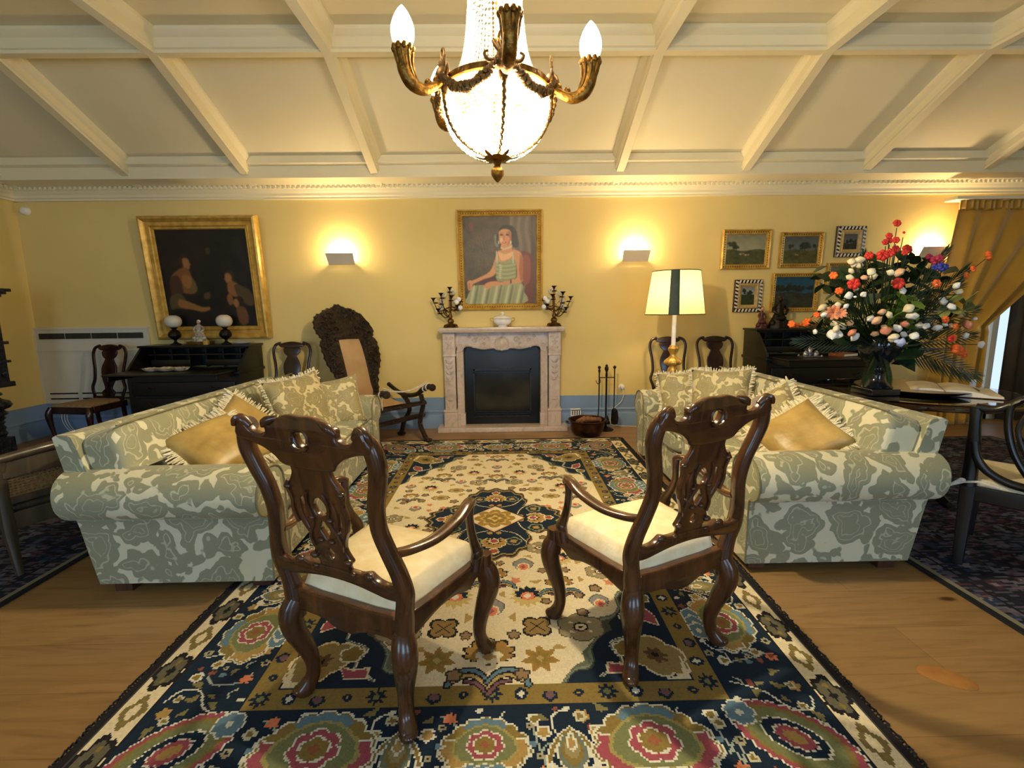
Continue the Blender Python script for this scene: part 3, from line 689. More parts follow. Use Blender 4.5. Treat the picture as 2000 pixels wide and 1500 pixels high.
# ------------------------------------------------------------ damask sofas and cushions
def damask(name, dark, light, scale=5.2, th=0.075, lines=0.6):
    m, nt, bs = newmat(name); v = coords(nt)
    def distort(vec, sc, amp):
        n = noise(nt, vec, sc, 2); sub = nt.nodes.new('ShaderNodeVectorMath'); sub.operation = 'SUBTRACT'; sub.inputs[1].default_value = (.5, .5, .5)
        nt.links.new(n.outputs[1], sub.inputs[0]); s2 = nt.nodes.new('ShaderNodeVectorMath'); s2.operation = 'SCALE'; s2.inputs['Scale'].default_value = amp
        nt.links.new(sub.outputs[0], s2.inputs[0]); a = nt.nodes.new('ShaderNodeVectorMath'); nt.links.new(vec, a.inputs[0]); nt.links.new(s2.outputs[0], a.inputs[1]); return a.outputs[0]
    vd = distort(v, 7, .16)
    def edge(vec, sc):
        vo = nt.nodes.new('ShaderNodeTexVoronoi'); vo.feature = 'DISTANCE_TO_EDGE'; vo.inputs['Scale'].default_value = sc; nt.links.new(vec, vo.inputs['Vector']); return vo.outputs['Distance']
    e1 = edge(vd, scale); e2 = edge(distort(v, 12, .10), scale*1.75)
    nz = noise(nt, v, 5, 2).outputs[0]
    # gap width varies
    mm = nt.nodes.new('ShaderNodeMath'); mm.operation = 'MULTIPLY_ADD'; nt.links.new(nz, mm.inputs[0]); mm.inputs[1].default_value = -0.22; mm.inputs[2].default_value = 0.11-th+.045
    ad = nt.nodes.new('ShaderNodeMath'); nt.links.new(e1, ad.inputs[0]); nt.links.new(mm.outputs[0], ad.inputs[1])
    def f1dist(vec, sc):
        vo = nt.nodes.new('ShaderNodeTexVoronoi'); vo.feature = 'F1'; vo.inputs['Scale'].default_value = sc; nt.links.new(vec, vo.inputs['Vector']); return vo.outputs['Distance']
    lobes = f1dist(v, scale*3.4)      # scalloped petal edges
    lb = nt.nodes.new('ShaderNodeMath'); lb.operation = 'MULTIPLY_ADD'; nt.links.new(lobes, lb.inputs[0]); lb.inputs[1].default_value = -0.26; lb.inputs[2].default_value = 0.125
    ad2 = nt.nodes.new('ShaderNodeMath'); nt.links.new(ad.outputs[0], ad2.inputs[0]); nt.links.new(lb.outputs[0], ad2.inputs[1])
    f1 = ramp(nt, ad2.outputs[0], [(0.040, (0, 0, 0, 1)), (0.058, (1, 1, 1, 1))])
    ring = nt.nodes.new('ShaderNodeMath'); ring.operation = 'MULTIPLY_ADD'; nt.links.new(lobes, ring.inputs[0]); ring.inputs[1].default_value = -.22; nt.links.new(e1, ring.inputs[2])
    f2 = ramp(nt, ring.outputs[0], [(0.055, (1, 1, 1, 1)), (0.066, (1-lines,)*3+(1,)), (0.076, (1-lines,)*3+(1,)), (0.088, (1, 1, 1, 1)), (.17, (1, 1, 1, 1)), (.178, (1-lines*.8,)*3+(1,)), (.186, (1-lines*.8,)*3+(1,)), (.196, (1, 1, 1, 1))])
    mu = nt.nodes.new('ShaderNodeMixRGB'); mu.blend_type = 'MULTIPLY'; mu.inputs[0].default_value = 1; nt.links.new(f1, mu.inputs[1]); nt.links.new(f2, mu.inputs[2])
    wv = noise(nt, coords(nt, (30, 30, 260)), 3, 2).outputs[0]
    dk = nt.nodes.new('ShaderNodeMixRGB'); dk.inputs[1].default_value = dark; dk.inputs[2].default_value = tuple(x*1.35 for x in dark[:3])+(1,); nt.links.new(wv, dk.inputs[0])
    mx = nt.nodes.new('ShaderNodeMixRGB'); nt.links.new(mu.outputs[0], mx.inputs[0]); mx.inputs[1].default_value = light; nt.links.new(dk.outputs[0], mx.inputs[2])
    nt.links.new(mx.outputs[0], bs.inputs['Base Color']); bs.inputs['Roughness'].default_value = 0.6; bs.inputs['Sheen Weight'].default_value = 0.25; bs.inputs['Sheen Roughness'].default_value = 0.4
    bump(nt, bs, mu.outputs[0], 0.35, 0.004); return m
MAT['damask'] = damask('sofa_damask', srgb(128, 128, 102), srgb(204, 198, 168), 4.6, .03)
MAT['damask2'] = damask('cushion_damask', srgb(134, 122, 82), srgb(200, 186, 140), 7, .03)
MAT['goldsatin'] = plain('gold_satin', srgb(142, 116, 60), srgb(180, 150, 86), 9, 0.4, bmp=0.5, bscale=14, bdist=0.01)
MAT['piping'] = plain('piping', srgb(112, 104, 74), srgb(132, 124, 92), 20, 0.6)

def softbox(mb, c, d, p=6.0, bulge=0.18, n=9, rot=None):
    bm = bmesh.new(); bmesh.ops.create_cube(bm, size=2)
    bmesh.ops.subdivide_edges(bm, edges=bm.edges[:], cuts=n, use_grid_fill=True)
    vs = np.array([v.co[:] for v in bm.verts]); fs = [[v.index for v in f.verts] for f in bm.faces]; bm.free()
    r = 1/np.power((np.abs(vs)**p).sum(1), 1/p); q = vs*r[:, None]
    q[:, 0] *= 1+bulge*(1-q[:, 1]**2)*(1-q[:, 2]**2)     # x = thickness axis
    q = q*np.array(d)/2
    if rot is not None: q = q @ np.array(rot.to_3x3()).T
    mb.add(q+np.array(c), fs)

def make_sofa(label, fx, y0, y1, sg):
    L = y1-y0; D = 0.83; t = thing('sofa', label, 'sofa', (fx, (y0+y1)/2, 0))
    h = L/2; rk = lambda z: (z-0.05)*0.20     # rear rake
    P = lambda v, y, z: (sg*v, y, z)
    dm = MAT['damask']
    m = MB()   # base body with the raked back shell
    m.loft([[P(0.03, y, 0.06), P(0.03, y, 0.30), P(0.55, y, 0.30), P(0.78, y, 0.40), P(0.86, y, 0.70), P(0.885, y, 0.780), P(0.90, y, 0.793), P(0.955, y, 0.797), P(0.975, y, 0.785), P(D+rk(.4), y, 0.40), P(D, y, 0.06)] for y in (-h+.012, h-.012)])
    m.build('frame', dm, t, ang=30)
    prof = [(0.0, .05), (0.0, .22), (0.0, .385), (-.035, .392), (-.078, .42), (-.098, .47), (-.09, .53), (-.055, .585), (0.005, .618), (.07, .622), (.135, .603), (.18, .56), (.195, .50), (.19, .30), (.19, .05)]
    pc = catmull(prof, 3)
    for sd in (-1, 1):
        a = MB(); rings = []
        for v0, k in ((0.0, .90), (0.004, .96), (0.015, 1.0), (0.2, 1.0), (0.4, 1.0), (0.6, .995), (0.78, .985), (.835, .97), (.845, .9)):
            rg = []
            for (y, z) in pc:
                yy = y if z < .386 else (0.05+(y-0.05)*k); zz = z if z < .386 else .50+(z-.50)*k
                vv = v0+(rk(z) if v0 > .5 else rk(z)*v0)
                rg.append(P(vv, -sd*(-h+yy) if sd > 0 else (-h+yy), zz))
            rings.append(rg)
        am = a.loft(rings).build('arm', dm, t, ang=35)
        pp = MB(); pp.sweep([P(-.002, -sd*(-h+y) if sd > 0 else (-h+y), z) for (y, z) in [(0.0, .06)]+[(0.05+(y-0.05)*.95 if z > .386 else y, .50+(z-.5)*.95 if z > .386 else z) for y, z in prof[1:-1]]+[(.19, .06)]], 0.005, n=6, res=2)
        pp.build('piping', MAT['piping'], am)
    for i in (0, 1):
        yc = (-1 if i == 0 else 1)*(h-.19)/2; w = h-.195
        s = MB(); softbox(s, P(0.34, yc, 0.385), (0.70, w, 0.17), 7, 0.0, 8)
        # crown of the seat
        V = np.array(s.v); V[:, 2] += np.where(V[:, 2] > .39, .022*np.cos(np.clip((V[:, 1]-yc)/w*PI, -1.5, 1.5))*np.cos(np.clip((np.abs(V[:, 0])-.34)/.7*PI, -1.5, 1.5)), 0); s.v = V.tolist()
        sc_ = s.build('seat_cushion', dm, t, ang=60)
        pp = MB(); pp.sweep([P(.0, yc-w/2+.03, .452), P(-.008, yc-w/4, .463), P(-.010, yc, .467), P(-.008, yc+w/4, .463), P(.0, yc+w/2-.03, .452)], .005, n=6); pp.build('piping', MAT['piping'], sc_)
        w2 = h-.03; yb = (-1 if i == 0 else 1)*(h-.03)/2
        rot = Matrix.Rotation(sg*R(15), 4, 'Y')
        b = MB(); softbox(b, P(0.755, yb, 0.628), (0.205, w2-.006, 0.375), 8, 0.16, 10, rot)
        # pillow must clear the arm: squeeze the outer lower corner up onto the arm
        V = np.array(b.v); out = np.abs(V[:, 1]) > h-.24; V[:, 2] = np.where(out & (V[:, 2] < .618), .618+(V[:, 2]-.618)*.05, V[:, 2]); b.v = V.tolist()
        b.build('back_cushion', dm, t, ang=60)
        bc = [o for o in t.children if o.name.startswith('back_cushion')][-1]
        pp = MB(); zc_, hc_ = .628, .375/2; tt = .205/2*.93
        for sgn in (-1, 1):
            loop = []
            for (yy, zz) in ((-w2/2+.03, hc_-.006), (0, hc_-.002), (w2/2-.03, hc_-.006)):
                q = rot.to_3x3() @ Vector((-sg*sgn*tt, 0, zz)); loop.append((sg*.755+q.x, yb+yy, zc_+q.z, .0045))
            pp.sweep(loop, n=6)
        pp.build('piping', MAT['piping'], bc)
    for v in (.07, D-.08):
        for y in (-h+.10, h-.10):
            f2 = MB(); zb = RT if v < .5 else 0; f2.box(P(v, y, (.06+zb)/2), (.085, .16, .06-zb)); f2.build('foot', MAT['footwood'], t)
    return t
make_sofa('green and gold damask sofa on the left, backed by the dark desk', -1.15, 2.19, 4.22, -1)
make_sofa('green and gold damask sofa on the right, backed by the flower table', 1.22, 2.26, 4.29, 1)

def make_cushion(name, label, w, th, loc, nrm, spin, mat, fringe=True, flen=.035, seed=1, group=None):
    t = bpy.data.objects.new(name, None); C.objects.link(t); t.location = loc
    q = Vector(nrm).normalized().to_track_quat('Z', 'Y') @ Euler((0, 0, R(spin))).to_quaternion(); t.rotation_euler = q.to_euler(); tag(t, label, 'cushion', group)
    rn = random.Random(seed); a0 = rn.uniform(0, 6)
    m = MB()
    def S(sgn):
        def F(u, v):
            x, y = 2*u-1, 2*v-1
            k = 1-.10*(1-abs(x)**2)*abs(y)**4; k2 = 1-.10*(1-abs(y)**2)*abs(x)**4
            z = sgn*th/2*((1-x**4)*(1-y**4))**.55*(1+.06*math.sin(5*x+a0)+.06*math.sin(6*y+a0*2))
            return (x*w/2*k2, y*w/2*k, z)
        return F
    m.grid(S(1), 15, 15); m.grid(S(-1), 15, 15)
    m.build('cover', mat, t, ang=80)
    if fringe:
        f = MB()
        n = int(w*4/.0075)
        for i in range(n):
            s = i/n*4; k = int(s); u = s-k; q = 2*u-1
            e = 1-.10*(1-q*q)
            x, y, dx, dy = ((q, -e, 0, -1), (e, q, 1, 0), (-q, e, 0, 1), (-e, -q, -1, 0))[k]
            ox, oy = x*w/2, y*w/2; l = flen*rn.uniform(.75, 1.2); jx, jy, jz = (rn.uniform(-.5, .5) for _ in range(3))
            f.sweep([(ox-dx*.004, oy-dy*.004, 0), (ox+dx*l*.5+jx*.01, oy+dy*l*.5+jy*.01, jz*.022), (ox+dx*l+jx*.02, oy+dy*l+jy*.02, jz*.035-.004)], rn.uniform(.0035, .0055), n=4, res=1)
        f.build('fringe', MAT['fringe'], t)
    return t
# left sofa: near fringed pair lying against the back, damask pair at the far arm
make_cushion('throw_cushion', 'small gold cushion with long cream fringe, nearest on the left sofa', .40, .15, (-1.60, 2.60, .615), (.42, -.38, .80), 20, MAT['goldsatin'], True, .05, 3)
make_cushion('throw_cushion', 'gold fringed cushion leaning behind the nearest one on the left sofa', .40, .13, (-1.62, 2.92, .625), (.62, -.35, .55), 35, MAT['goldsatin'], True, .045, 4)
make_cushion('throw_cushion', 'large pale damask cushion leaning at the far end of the left sofa', .50, .15, (-1.52, 3.50, .655), (.86, -.42, .30), 4, MAT['damask2'], True, .018, 5)
make_cushion('throw_cushion', 'pale damask cushion standing against the far arm of the left sofa', .42, .13, (-1.38, 3.84, .62), (.35, -.85, .30), 8, MAT['damask2'], False, .02, 6)
make_cushion('throw_cushion', 'damask cushion against the far arm of the right sofa, ruffled edge', .42, .14, (1.50, 3.90, .63), (-.30, -.85, .30), 8, MAT['damask2'], True, .02, 7)
make_cushion('throw_cushion', 'damask cushion with ruffled edge leaning at the far end of the right sofa back', .46, .15, (1.66, 3.62, .66), (-.60, -.72, .30), 4, MAT['damask2'], True, .022, 8)
make_cushion('throw_cushion', 'patterned cushion with thick ruffled trim in the middle of the right sofa', .42, .14, (1.70, 2.98, .625), (-.62, -.42, .48), 40, MAT['damask2'], True, .035, 9)
make_cushion('throw_cushion', 'plain gold satin cushion with cream fringe, nearest on the right sofa', .40, .14, (1.68, 2.62, .615), (-.50, -.42, .66), 52, MAT['goldsatin'], True, .05, 10)
# ------------------------------------------------------------ carved open armchairs in the foreground
def mirror_x(pts): return [(-x, z) for x, z in pts[::-1]]
POST = [(0.226, -0.005, 0.330, 0.0293, 0.0307), (0.232, -0.003, 0.400, 0.0293, 0.0307), (0.240, -0.008, 0.455, 0.0268, 0.0283), (0.252, -0.020, 0.515, 0.0281, 0.0271), (0.246, -0.034, 0.580, 0.0244, 0.0260), (0.224, -0.050, 0.655, 0.0232, 0.0248), (0.208, -0.064, 0.725, 0.0232, 0.0248), (0.214, -0.078, 0.800, 0.0244, 0.0248), (0.236, -0.093, 0.870, 0.0256, 0.0248), (0.250, -0.106, 0.930, 0.0268, 0.0248), (0.238, -0.116, 0.985, 0.0268, 0.0236), (0.205, -0.122, 1.012, 0.0244, 0.0212)]
_pz = np.array([p[2] for p in POST]); _py = np.array([p[1] for p in POST])
def back_y(z): return float(np.interp(z, _pz, _py))
def make_armchair(label):
    t = thing('carved_armchair', label, 'armchair')
    W = MAT['walnut']; MUS = MAT['cream_muslin']
    for sx in (-1, 1):
        m = MB(); m.sweep([(sx*p[0], *p[1:]) for p in POST], n=12, res=6, sq=2.3)
        # small carved knob where the rail meets the post and at the waist
        m.sphere((sx*.236, -.012, .50), .026, 10, sc=(.9, .8, 1.1))
        m.build('back_post', W, t, ang=60)
    fnb = lambda u, v, th: (u, back_y(v)+th-0.6*u*u*0.25, v)
    # crest rail: domed centre, notches, and an ear over each post
    H = [(0, 1.050), (.045, 1.052), (.085, 1.040), (.112, 1.022), (.122, 1.030), (.136, 1.020), (.134, .998), (.160, .986), (.190, .994), (.206, 1.016), (.222, 1.034), (.240, 1.026), (.250, 1.004), (.258, .985), (.250, .965), (.215, .960),
         (.180, .950), (.150, .938), (.120, .918), (.098, .895), (.05, .888), (0, .886)]
    m = MB(); m.plate(H[:-1]+[(0, .886)]+[(-x, z) for x, z in H[1:-1]][::-1], [[(.026*math.cos(a)+0, .985+.024*math.sin(a)+.006*math.cos(2*a)) for a in np.linspace(0, 2*PI, 12, endpoint=False)]], .034, .010, fnb, res=3)
    for sx in (-1, 1):
        m.sweep([(sx*.085, back_y(1.03)-.012, 1.040, .008), (sx*.118, back_y(1.02)-.020, 1.030, .013), (sx*.138, back_y(1.0)-.018, 1.012, .006)], n=8, ref=(0, 1, 0))
        m.sweep([(sx*.20, back_y(1.0)-.010, 1.006, .012), (sx*.224, back_y(1.0)-.018, 1.028, .016), (sx*.246, back_y(1.0)-.016, 1.016, .012), (sx*.250, back_y(1.0)-.006, .99, .010)], n=8, ref=(0, 1, 0))
        m.sweep([(sx*.215, back_y(1.0)-.024, 1.036, .005), (sx*.235, back_y(1.0)-.032, 1.030, .009), (sx*.246, back_y(1.0)-.030, 1.008, .006)], n=7, ref=(0, 1, 0))
    # raised lip round the pierced eye
    m.sweep([(.034*math.cos(a), back_y(.985)-.018, .985+.031*math.sin(a), .006) for a in np.linspace(-.3, PI+.3, 9)], n=6, ref=(0, 1, 0), res=3)
    m.sweep([(.034*math.cos(a), back_y(.985)-.018, .983+.031*math.sin(a), .006) for a in np.linspace(PI+.6, 2*PI-.6, 7)], n=6, ref=(0, 1, 0), res=3)
    m.build('crest_rail', W, t, ang=50)
    # pierced vase splat
    S = [(.056, .525), (.060, .56), (.078, .582), (.070, .60), (.062, .625), (.072, .66), (.092, .70), (.100, .745), (.094, .775), (.098, .80), (.104, .825), (.090, .85), (.076, .875), (.078, .90), (.088, .915)]
    out = S+[(-x, z) for x, z in S][::-1]
    holes = [[(0, .795), (.016, .785), (.026, .765), (.022, .745), (.010, .735), (-.010, .735), (-.022, .745), (-.026, .765), (-.016, .785)],
             [(0, .715), (.012, .700), (.020, .685), (.012, .668), (0, .650), (-.012, .668), (-.020, .685), (-.012, .700)],
             [(0, .618), (.010, .605), (.010, .588), (0, .578), (-.010, .588), (-.010, .605)]]
    for sx in (-1, 1):
        holes.append([(sx*x, z) for x, z in ((.060, .79), (.072, .78), (.078, .75), (.074, .715), (.062, .685), (.055, .69), (.060, .72), (.062, .755), (.056, .78))])
    m = MB(); m.plate(out, holes, .022, .006, fnb, res=3)
    for sx in (-1, 1):   # raised C scrolls and lips
        m.sweep([(sx*x, back_y(z)-.014, z, .006) for x, z in ((.030, .815), (.040, .79), (.040, .76), (.032, .73), (.036, .705), (.050, .68), (.060, .65), (.055, .62))], n=6, ref=(0, 1, 0))
        m.sweep([(sx*x, back_y(z)-.013, z, .007) for x, z in ((.096, .70), (.106, .74), (.100, .78), (.108, .82), (.094, .845))], n=6, ref=(0, 1, 0))
        for x, z, s in ((.104, .822, .012), (.036, .726, .011), (.068, .584, .014), (.022, .648, .010)):
            m.sphere((sx*x, back_y(z)-.014, z), s, 8, sc=(1.2, .9, .8))
    m.build('splat', W, t, ang=50)
    # cross rail under the splat
    Cc = [(.245, .545), (.20, .535), (.165, .540), (.14, .558), (.12, .554), (.09, .546), (0, .550)]
    Cb = [(0, .504), (.08, .500), (.15, .490), (.20, .484), (.245, .494)]
    up2 = [(-x, z) for x, z in Cc]+Cc[:-1][::-1]; lo = Cb[::-1]+[(-x, z) for x, z in Cb[1:]]
    m = MB(); m.plate(up2+lo, [], .034, .009, fnb, res=3)
    for sx in (-1, 1):
        m.sphere((sx*.140, back_y(.55)-.016, .552), .014, 8, sc=(1.4, .8, .9)); m.sphere((sx*.075, back_y(.54)-.016, .542), .010, 8, sc=(1.4, .8, .8))
    m.build('back_rail', W, t, ang=50)
    # seat frame: four shaped rails
    Bk, Ft = (.222, .0), (.272, .445)
    m = MB()
    def rail(a, b, shp, th=.034, bow=0.0):
        a = np.array(a); b = np.array(b); L = np.linalg.norm(b-a); d = (b-a)/L; nn = np.array([-d[1], d[0]])
        top = [(0, .412), (L*.25, .413), (L*.5, .414), (L*.75, .413), (L, .412)]
        bot = [(L*s, z) for s, z in shp][::-1]
        m.plate(top+bot, [], th, .006, lambda u, v, q: tuple(a+d*u+nn*(q+bow*math.sin(PI*min(max(u/L, 0), 1))))+(v,), res=3)
    side = [(0.0, .335), (.15, .342), (.35, .358), (.55, .352), (.66, .336), (.74, .332), (.82, .350), (.92, .352), (1.0, .330)]
    rail((-Bk[0], 0), (Bk[0], 0), [(0, .335), (.12, .338), (.3, .332), (.42, .312), (.5, .308), (.58, .312), (.7, .332), (.88, .338), (1, .335)])
    rail((Bk[0], .01), (Ft[0], Ft[1]), side); rail((-Bk[0], .01), (-Ft[0], Ft[1]), side)
    rail((-Ft[0], Ft[1]), (Ft[0], Ft[1]), [(0, .330), (.1, .345), (.25, .352), (.38, .335), (.5, .318), (.62, .335), (.75, .352), (.9, .345), (1, .330)], bow=.02)
    for sx in (-1, 1):   # rounded corner blocks
        m.sweep([(sx*Bk[0], .0, .30, .022, .024), (sx*Bk[0], .0, .36, .027, .027), (sx*Bk[0], 0, .415, .026, .026)], n=12, sq=3)
        m.sweep([(sx*Ft[0], Ft[1], .30, .024, .024), (sx*Ft[0], Ft[1], .36, .029, .029), (sx*Ft[0], Ft[1], .414, .028, .028)], n=12, sq=3)
    m.build('seat_frame', W, t, ang=50)
    # cabriole legs
    for sx in (-1, 1):
        for fy in (0, 1):
            bx, by = ((Bk[0], .0), (Ft[0], Ft[1]))[fy]; d = np.array([sx*.68, (-.74, .74)[fy]])
            pts = []
            for z, s, r in ((.37, .000, .032), (.335, .014, .039), (.30, .020, .041), (.255, .014, .038), (.20, -.004, .033), (.145, -.020, .028), (.095, -.026, .0255), (.055, -.020, .026), (.025, -.006, .030), (.010, .004, .031), (.0, .006, .026)):
                k = 1.25 if fy == 0 else 1.0
                p = np.array([sx*bx, by])+d*s*k; pts.append((p[0], p[1], z, r, r))
            l = MB(); l.sweep(pts, n=12, res=4, ref=(d[0], d[1], 0), sq=2.2)
            l.sphere((pts[-2][0]+d[0]*.012, pts[-2][1]+d[1]*.012, .017), .025, 10, sc=(1.05, 1.05, .66))
            l.build('leg', W, t, ang=60)
    # arms and their supports
    for sx in (-1, 1):
        a = MB(); a.sweep([(sx*.222, -.040, .640, .018, .014), (sx*.245, .02, .628, .019, .013), (sx*.282, .10, .634, .022, .012), (sx*.308, .19, .660, .023, .012), (sx*.306, .26, .680, .022, .013), (sx*.296, .305, .680, .020, .014), (sx*.288, .328, .664, .018, .015)], n=12, res=5, ref=(1, 0, 0), sq=2.6)
        a.build('arm', W, t, ang=60)
        s = MB(); s.sweep([(sx*.288, .322, .670, .017), (sx*.284, .318, .63, .015), (sx*.286, .322, .57, .015, .016), (sx*.284, .345, .51, .017, .019), (sx*.280, .372, .46, .020, .024), (sx*.278, .372, .42, .021, .026), (sx*.278, .362, .385, .018, .022)], n=12, res=5)
        s.sphere((sx*.284, .372, .455), .024, 10, sc=(.9, 1.15, 1.3))
        s.build('arm_support', W, t, ang=60)
    # upholstered seat
    m = MB()
    def F(u, v, top):
        x, y = 2*u-1, 2*v-1
        q = (1-abs(x)**6)*(1-abs(y)**6)
        hw = .204+(.256-.204)*(v)
        px = math.copysign(abs(x)**.9, x)*hw; py = .015+v*.415
        # clear the back posts
        z = .408+(.074*q**.22)*(1+.16*(1-x*x)*(1-y*y)) if top else .395
        return (px, py, z)
    m.grid(lambda u, v: F(u, v, True), 23, 23); m.grid(lambda u, v: F(u, v, False), 23, 23)
    m.build('seat', MAT['fabric_cream'], t, ang=80, weld=False)
    return t
a1 = make_armchair('carved walnut armchair with pierced back and cream seat, front left on the carpet')
a1.location = (-.525, 1.43, RT); a1.rotation_euler = (0, 0, R(-25))
a2 = copy_tree(a1); a2['label'] = 'carved walnut armchair with pierced back and cream seat, front right on the carpet'
a2.location = (.64, 1.635, RT); a2.rotation_euler = (0, 0, R(25.5))
for a in (a1, a2): a['group'] = 'carved armchairs facing the fireplace'
# ------------------------------------------------------------ fireplace and what stands on it
def marble():
    m, nt, bs = newmat('marble'); v = coords(nt)
    n = noise(nt, v, 3.5, 8, 2.5); c = ramp(nt, n.outputs[0], [(0.3, srgb(172, 152, 142)), (0.48, srgb(204, 188, 172)), (0.56, srgb(196, 172, 156)), (0.75, srgb(214, 204, 188))])
    nt.links.new(c, bs.inputs['Base Color']); bs.inputs['Roughness'].default_value = 0.3; return m
MAT['marble'] = marble()
fp = thing('fireplace', 'carved pale marble fireplace against the middle of the back wall', 'fireplace', (-.03, WY, 0))
def scroll(mb, x, z, s, y, sx=1, r=.006):
    pts = []
    for i in range(13):
        a = i/12*2.2*PI; q = s*(1-i/13); pts.append((x+sx*q*math.cos(a), y, z+q*math.sin(a), r*(1-.4*i/12)))
    mb.sweep(pts, n=6, res=2, ref=(0, 1, 0))
m = MB(); m.rbox((0, -.125, .025), (1.46, .25, .05), .006); m.build('hearth_slab', MAT['marble'], fp)
m = MB(); m.loft([[(x*k, -d*kk, z) for x, d in ((-.69, 0), (-.69, .255), (-.60, .268), (0, .272), (.60, .268), (.69, .255), (.69, 0))] for k, kk, z in ((.975, .96, 1.118), (.985, .975, 1.13), (1, 1, 1.142), (1, 1, 1.160), (.992, .99, 1.170))])
m.build('mantel_shelf', MAT['marble'], fp)
for sx in (-1, 1):
    m = MB(); cx = sx*.585
    m.rbox((cx, -.10, .135), (.150, .20, .17), .006); m.rbox((cx, -.095, .235), (.158, .2, .025), .005)
    m.rbox((cx, -.085, .55), (.125, .17, .62), .008); m.rbox((cx, -.092, .862), (.146, .19, .022), .005); m.rbox((cx, -.092, .99), (.136, .19, .245), .008)
    m.build('pilaster', MAT['marble'], fp, ang=35)
    o = MB()     # carved relief on the pilaster
    for zz, s in ((1.05, .022), (.94, .020)):
        for q in (-1, 1): scroll(o, cx+q*.028, zz, s, -.186, q, .009)
    o.sphere((cx, -.186, .995), .020, 10, sc=(.9, .4, 1.3))
    for k in range(5): o.sphere((cx+.028*math.cos(k*1.26+.3), -.186, .995+.036*math.sin(k*1.26+.3)), .011, 8, sc=(1, .5, 1))
    o.build('capital_carving', MAT['marble'], fp); o = MB()
    for zz in (.80, .74, .68, .62):
        for q in (-1, 1): o.sweep([(cx, -.171, zz-.03, .004), (cx+q*.02, -.178, zz-.012, .013), (cx+q*.042, -.172, zz+.018, .004)], n=6, ref=(0, 1, 0), res=3)
    o.sphere((cx, -.171, .70), .014, 8, sc=(.8, .5, 4.5))
    o.build('husk_carving', MAT['marble'], fp); o = MB()
    for zz in (.585, .36):
        o.sweep([(cx-.035, -.171, zz+.014, .003), (cx-.015, -.176, zz-.004, .009), (cx, -.177, zz+.004, .010), (cx+.015, -.176, zz-.004, .009), (cx+.035, -.171, zz+.014, .003)], n=6, ref=(0, 1, 0), res=3)
    for q in (-1, 1): o.sweep([(cx, -.171, .25, .004), (cx+q*.03, -.174, .30, .008), (cx+q*.045, -.172, .335, .004)], n=6, ref=(0, 1, 0), res=3)
    o.build('carving', MAT['marble'], fp)
    j = MB(); j.loft([[(sx*.435+a, -b2, z) for a, b2 in ((-.0, .02), (sx*.0, .10), (sx*.02, .115), (sx*.05, .12), (sx*.065, .13), (sx*.075, .13), (sx*.075, .02))] for z in (.05, .95)]); j.rbox((sx*.455, -.07, .12), (.06, .12, .14), .006); j.build('jamb', MAT['marble'], fp, ang=30)
m = MB()   # frieze with the wavy lower edge
low = [(-.51, .90), (-.44, .905), (-.425, .935), (-.39, .952), (-.34, .948), (-.27, .928), (-.20, .918), (-.14, .925), (-.09, .928), (-.06, .912), (0, .905)]
pts = low+[(-x, z) for x, z in low[:-1]][::-1]
m.plate(pts+[(.515, 1.12), (0, 1.122), (-.515, 1.12)], [], .10, .008, lambda u, v, t: (u, -.08+t, v), res=3)
m.build('frieze', MAT['marble'], fp, ang=40)
o = MB()
o.sweep([(x, -.134, z+.014, .008) for x, z in pts[1:-1]], n=6, ref=(0, 1, 0), res=3)
o.build('carving', MAT['marble'], fp)
o = MB()
o.lathe([(.085, 0), (.083, .014), (.072, .022), (.062, .016), (.05, .022), (.02, .034), (0, .036)], seg=24, M=Matrix.Translation((0, -.125, .985)) @ Matrix.Rotation(R(90), 4, 'X'), flute=.05, nf=12, sy=.95)
o.build('cartouche', MAT['marble'], fp)
for sx in (-1, 1):
    o = MB()
    for x, z, s in ((.16, 1.03, .035), (.24, 1.05, .03), (.30, 1.02, .028), (.20, .985, .02), (.36, 1.06, .02)): scroll(o, sx*x, z, s*1.1, -.134, sx, .010)
    for k in range(5): o.sweep([(sx*(.10+k*.045), -.13, .955, .003), (sx*(.13+k*.045), -.138, .945, .007), (sx*(.155+k*.045), -.13, .952, .003)], n=6, ref=(0, 1, 0), res=3)
    o.build('carving', MAT['marble'], fp); o = MB(); scroll(o, sx*.46, .965, .025, -.13, sx, .006)
    o.build('corner_scroll', MAT['marble'], fp)
m = MB(); m.rbox((-.0, -.035, .50), (.86, .03, .90), .004)
m.build('surround', MAT['blackmetal'], fp)
st = MB()
for x, z, w2, h2 in ((0, .69, .66, .03), (0, .655, .66, .012), (0, .145, .66, .02), (0, .175, .66, .010), (0, .20, .66, .010)): st.box((x, -.062, z), (w2, .03, h2))
for sx in (-1, 1): st.box((sx*.322, -.062, .42), (.018, .03, .55))
ins = st.build('firebox_door', plain('brushed_dark_steel', srgb(32, 34, 36), srgb(52, 54, 56), 40, .35, .6), fp)
g = MB(); g.box((0, -.058, .43), (.62, .008, .44)); g.build('glass', plain('sooty_glass', srgb(16, 18, 20), srgb(30, 31, 30), 3, .12), ins)

